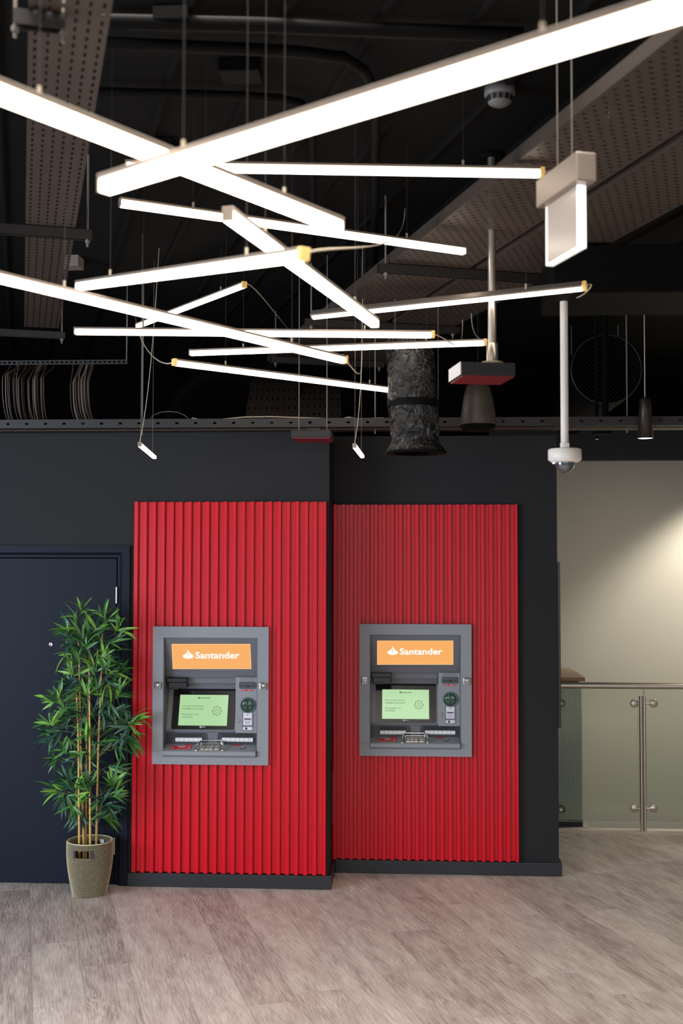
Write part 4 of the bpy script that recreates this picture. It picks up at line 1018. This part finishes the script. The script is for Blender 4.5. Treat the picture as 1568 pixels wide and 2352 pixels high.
obj('flange', MB().lathe([(0.0, 0.001), (0.05, 0.001), (0.052, 0.02), (0.045, 0.026), (0.0, 0.026)], (pc_.x, 5.05, c.z+h), 28), M['alu'], t)
obj('mount_plate', MB().lathe([(0, 0), (0.058, 0), (0.058, -0.012), (0, -0.012)], (pc_.x, 5.05, CEIL-0.001), 24), M['duct'], t)
t, T, c, h = flatbox(714, 1004, 6.55, 92, 'flat black unit with red underside below the wall tray, by the wall corner', False, 0.04, 0.26, False)
for dx in (-0.08, 0.08): obj('hanger', MB().tube([(c.x+dx, 6.68, c.z+0.04), (c.x+dx, 6.68, CEIL-0.001)], 0.003, 6), M['dcable'], t)
obj('bracket', box(c.x-0.03, c.x+0.05, 6.60, 6.76, c.z+0.041, c.z+0.056), M['traydark'], t)
# pendant speaker
Y = 6.6; c = ony(1098, 985, Y); k = Y/2700
t = thing('pendant_speaker', 'dark tapered pendant speaker hanging above the right red panel', 'speaker', (c.x, Y, c.z))
obj('shell', MB().lathe([(0.001, 108*k), (14*k, 107*k), (27*k, 98*k), (34*k, 70*k), (39*k, 35*k), (41*k, 12*k), (40.5*k, 9*k)], (c.x, Y, c.z), 32), mat('speaker_shell', srgb(74, 68, 62), 0.45), t)
obj('grille', MB().lathe([(40.5*k, 8.5*k), (41*k, 4*k), (36*k, -4*k), (0, -5*k)], (c.x, Y, c.z), 32), M['duct'], t)
obj('hanging_cable', MB().tube([(c.x, Y, c.z+107*k), (c.x, Y, CEIL-0.001)], 0.003, 6), M['black'], t)
# foil wrapped duct
Y = 6.3; k = Y/2700; c = ony(955, 1040, Y)
t = thing('foil_duct', 'crumpled black foil-wrapped air duct hanging in front of the wall', 'duct', (c.x, Y, c.z))
nr_ = 40; mb = MB(); prof = [(68, 2), (62, 12), (56, 22), (54, 35), (57, 45), (57, 60), (56, 80), (57, 100), (58, 118), (57, 135), (56, 150), (55, 175), (55, 210), (54, 260)]
vs = []; rng = random.Random(5)
for r, h in prof:
    for q in range(nr_):
        a = 2*PI*q/nr_; rr = (r+rng.uniform(-1.6, 1.6))*k
        vs.append((c.x-h*0.06*k+rr*math.cos(a), Y+rr*math.sin(a), c.z+h*k))
fs = [(i*nr_+q, i*nr_+(q+1) % nr_, (i+1)*nr_+(q+1) % nr_, (i+1)*nr_+q) for i in range(len(prof)-1) for q in range(nr_)]
mb.add(vs, fs, True); obj('foil_sleeve', mb, M['foil'], t)
obj('strap', MB().lathe([(59*k, 104*k), (60*k, 108*k), (60*k, 118*k), (59*k, 121*k)], (c.x-6*k, Y, c.z), 40), M['duct'], t)
obj('diffuser_flange', MB().lathe([(50*k, -2*k), (70*k, -2*k), (71*k, 0), (70*k, 3*k), (50*k, 4*k)], (c.x, Y, c.z), 40), M['duct'], t)
for a in (0.4, 2.6):
    obj('hanging_wire', MB().tube([(c.x+56*k*math.cos(a), Y+56*k*math.sin(a), c.z+120*k), (c.x+56*k*math.cos(a), Y+56*k*math.sin(a), CEIL-0.001)], 0.002, 5), M['dcable'], t)
# large black rectangular bulkhead duct on the right, which carries the camera pole
bz_ = ony(1295, 690, 5.4).z; xl = ony(1262, 690, 5.4).x
t = thing('bulkhead_duct', 'black rectangular duct across the ceiling, holding the white camera pole', 'duct', (2.7, 5.5, bz_))
obj('duct_body', MB().box(xl, 4.2, 5.25, 5.75, bz_, 3.405, ch=0.004), M['duct'], t)
for x in (2.9, 3.9):
    for y in (5.3, 5.7): obj('hanger_rod', MB().tube([(x, y, 3.404), (x, y, CEIL-0.001)], 0.005, 6), M['dcable'], t)
# dome camera on white pole
Y = 5.42; k = Y/2700; c = ony(1296.5, 1030, Y)
t = thing('dome_camera', 'white dome security camera on a white pole in front of the wall end', 'camera', (c.x, Y, c.z))
obj('pole', MB().tube([(c.x, Y, c.z+4*k), (c.x, Y, bz_-0.001)], 9.0*k, 20), M['white'], t)
obj('pole_socket', MB().lathe([(10.6*k, 0.5*k), (10.6*k, 12*k), (9.2*k, 13*k)], (c.x, Y, c.z), 20), M['white'], t)
obj('housing', MB().lathe([(0, 0), (34*k, -1*k), (37.8*k, -3*k), (38*k, -26*k), (30*k, -32*k), (0, -33*k)], (c.x, Y, c.z), 40), M['white'], t)
obj('dome', MB().lathe([(22.5*k*math.cos(a), -33*k-24*k*math.sin(a)) for a in [PI/2*i/10 for i in range(11)]], (c.x, Y, c.z), 32), M['dome'], t)
obj('small_led', MB().lathe([(0, -3*k), (2.5*k, -2*k), (3*k, 0)], (c.x-26*k, Y-0.01, c.z-33*k), 10), M['litedge'], t)
obj('warning_label', MB().box(c.x+1*k, c.x+9*k, Y-10.9*k, Y-10.5*k, c.z+2*k, c.z+11*k), M['label'], t)
# cylindrical pendant lamp
Y = 6.9; k = Y/2700; c = ony(1481.5, 1007, Y)
t = thing('pendant_lamp', 'dark bronze cylinder pendant lamp over the landing, lit at its base', 'lamp', (c.x, Y, c.z))
obj('shade', MB().lathe([(0.0, 92*k), (11*k, 92*k), (12*k, 88*k), (18*k, 0), (16.5*k, 0), (12*k, 60*k)], (c.x, Y, c.z), 28), mat('bronze_shade', srgb(52, 44, 38), 0.35, metal=0.5), t)
obj('lens', MB().lathe([(0, -0.2*k), (16.3*k, 0.4*k)], (c.x, Y, c.z), 28), M['spill'], t)
obj('cord', MB().tube([(c.x, Y, c.z+92*k), (c.x, Y, CEIL-0.001)], 0.0035, 6), M['cable'], t)
# round mesh-fronted duct
Y = 8.3; k = Y/2700; c = ony(1392, 848, Y)
t = thing('round_duct', 'large round black duct with a wire mesh end on the right', 'duct', (c.x, Y, c.z-0.26))
R_ = 80*k
obj('shell', MB().lathe([(R_, 0), (R_*1.02, -0.01), (R_*1.02, -2.2), (0, -2.2)], (c.x, Y, c.z), 40, (0,-1,0)), M['duct'], t)
obj('rim', MB().lathe([(R_*0.97, 0.004), (R_*1.0, 0.008), (R_*1.02, 0.002)], (c.x, Y, c.z), 40, (0,-1,0)), M['grille'], t)
mb = MB(); n = 22
for i in range(1, n):
    s = -1+2*i/n; hw = math.sqrt(1-s*s)
    for A2 in (PI/4, -PI/4):
        dx, dz = math.cos(A2), math.sin(A2); ox, oz = -dz*s, dx*s
        mb.tube([(c.x+(ox-dx*hw)*R_*0.97, Y-0.003, c.z+(oz-dz*hw)*R_*0.97), (c.x+(ox+dx*hw)*R_*0.97, Y-0.003, c.z+(oz+dz*hw)*R_*0.97)], 0.0009, 4, cap=False)
obj('wire_mesh', mb, M['grille'], t, kind='stuff')
for q in (-1, 1): obj('hanger', MB().tube([(c.x+q*R_*0.7, Y+0.5, c.z+R_*0.72), (c.x+q*R_*0.7, Y+0.5, CEIL-0.001)], 0.004, 5), M['dcable'], t)
# sprinkler drop and vertical pipes
c = ony(1370, 985, 7.35); t = thing('sprinkler_pipe', 'black vertical sprinkler pipes with a small bright sprinkler head', 'pipe', (c.x, 7.35, c.z-0.06))
obj('drop_pipe', MB().tube([(c.x, 7.35, c.z), (c.x, 7.35, CEIL-0.001)], 0.012, 10), M['duct'], t)
obj('drop_pipe', MB().tube([(c.x+0.055, 7.35, c.z+0.02), (c.x+0.055, 7.35, CEIL-0.001)], 0.02, 10), M['duct'], t)
obj('junction_box', box(c.x-0.022, c.x+0.09, 7.32, 7.38, c.z-0.035, c.z+0.0, ch=0.004), M['duct'], t)
obj('sprinkler_head', MB().lathe([(0.006, -0.035), (0.006, -0.06), (0.012, -0.062), (0.012, -0.066), (0, -0.067)], (c.x, 7.35, c.z), 12), M['chrome'], t)
# white box above the left tray end
p = ony(160, 590, 6.6)
tag(obj('junction_box', MB().box(p.x-0.055, p.x+0.05, 6.6, 6.72, p.z-0.05, p.z+0.045, ch=0.003), mat('grey_box', srgb(120, 110, 102), 0.6), None, org=p), 'small grey box hanging beside the left cable tray', 'box')
# distant slotted channel on the back of the void
a = ony(-60, 840, 7.22); b = ony(290, 836, 7.22); a.z = b.z; t = thing('slotted_channel', 'slotted metal channel high in the dark void at the left', 'support bar', (a+b)/2)
mb = MB(); perf(mb, a, Vector((1,0,0)), Vector((0,0,1)), b.x-a.x, 0.028, 0.03, 0.028, 0.017, 0.011); obj('slotted_face', mb, M['traydark'], t)
for q in (a, b): obj('hanger', MB().tube([(q.x, 7.225, q.z), (q.x, 7.225, CEIL-0.001)], 0.004, 5), M['dcable'], t)
# bent flexible duct in the void
fd_ = ony(580, 862, 8.9); t = tag(obj('flexible_duct', MB().tube([ony(x, y, 8.9) for x, y in ((385,965), (395,940), (410,915), (430,892), (455,872), (485,862), (520,860), (580,862))]+[fd_+Vector((0.12,0.0,0.03)), fd_+Vector((0.2,0,0.12)), Vector((fd_.x+0.22, fd_.y, CEIL-0.002))], 0.062, 16), M['duct'], None, org=ony(480, 880, 8.9)), 'ribbed black flexible duct bending down behind the lowest light tube', 'duct')
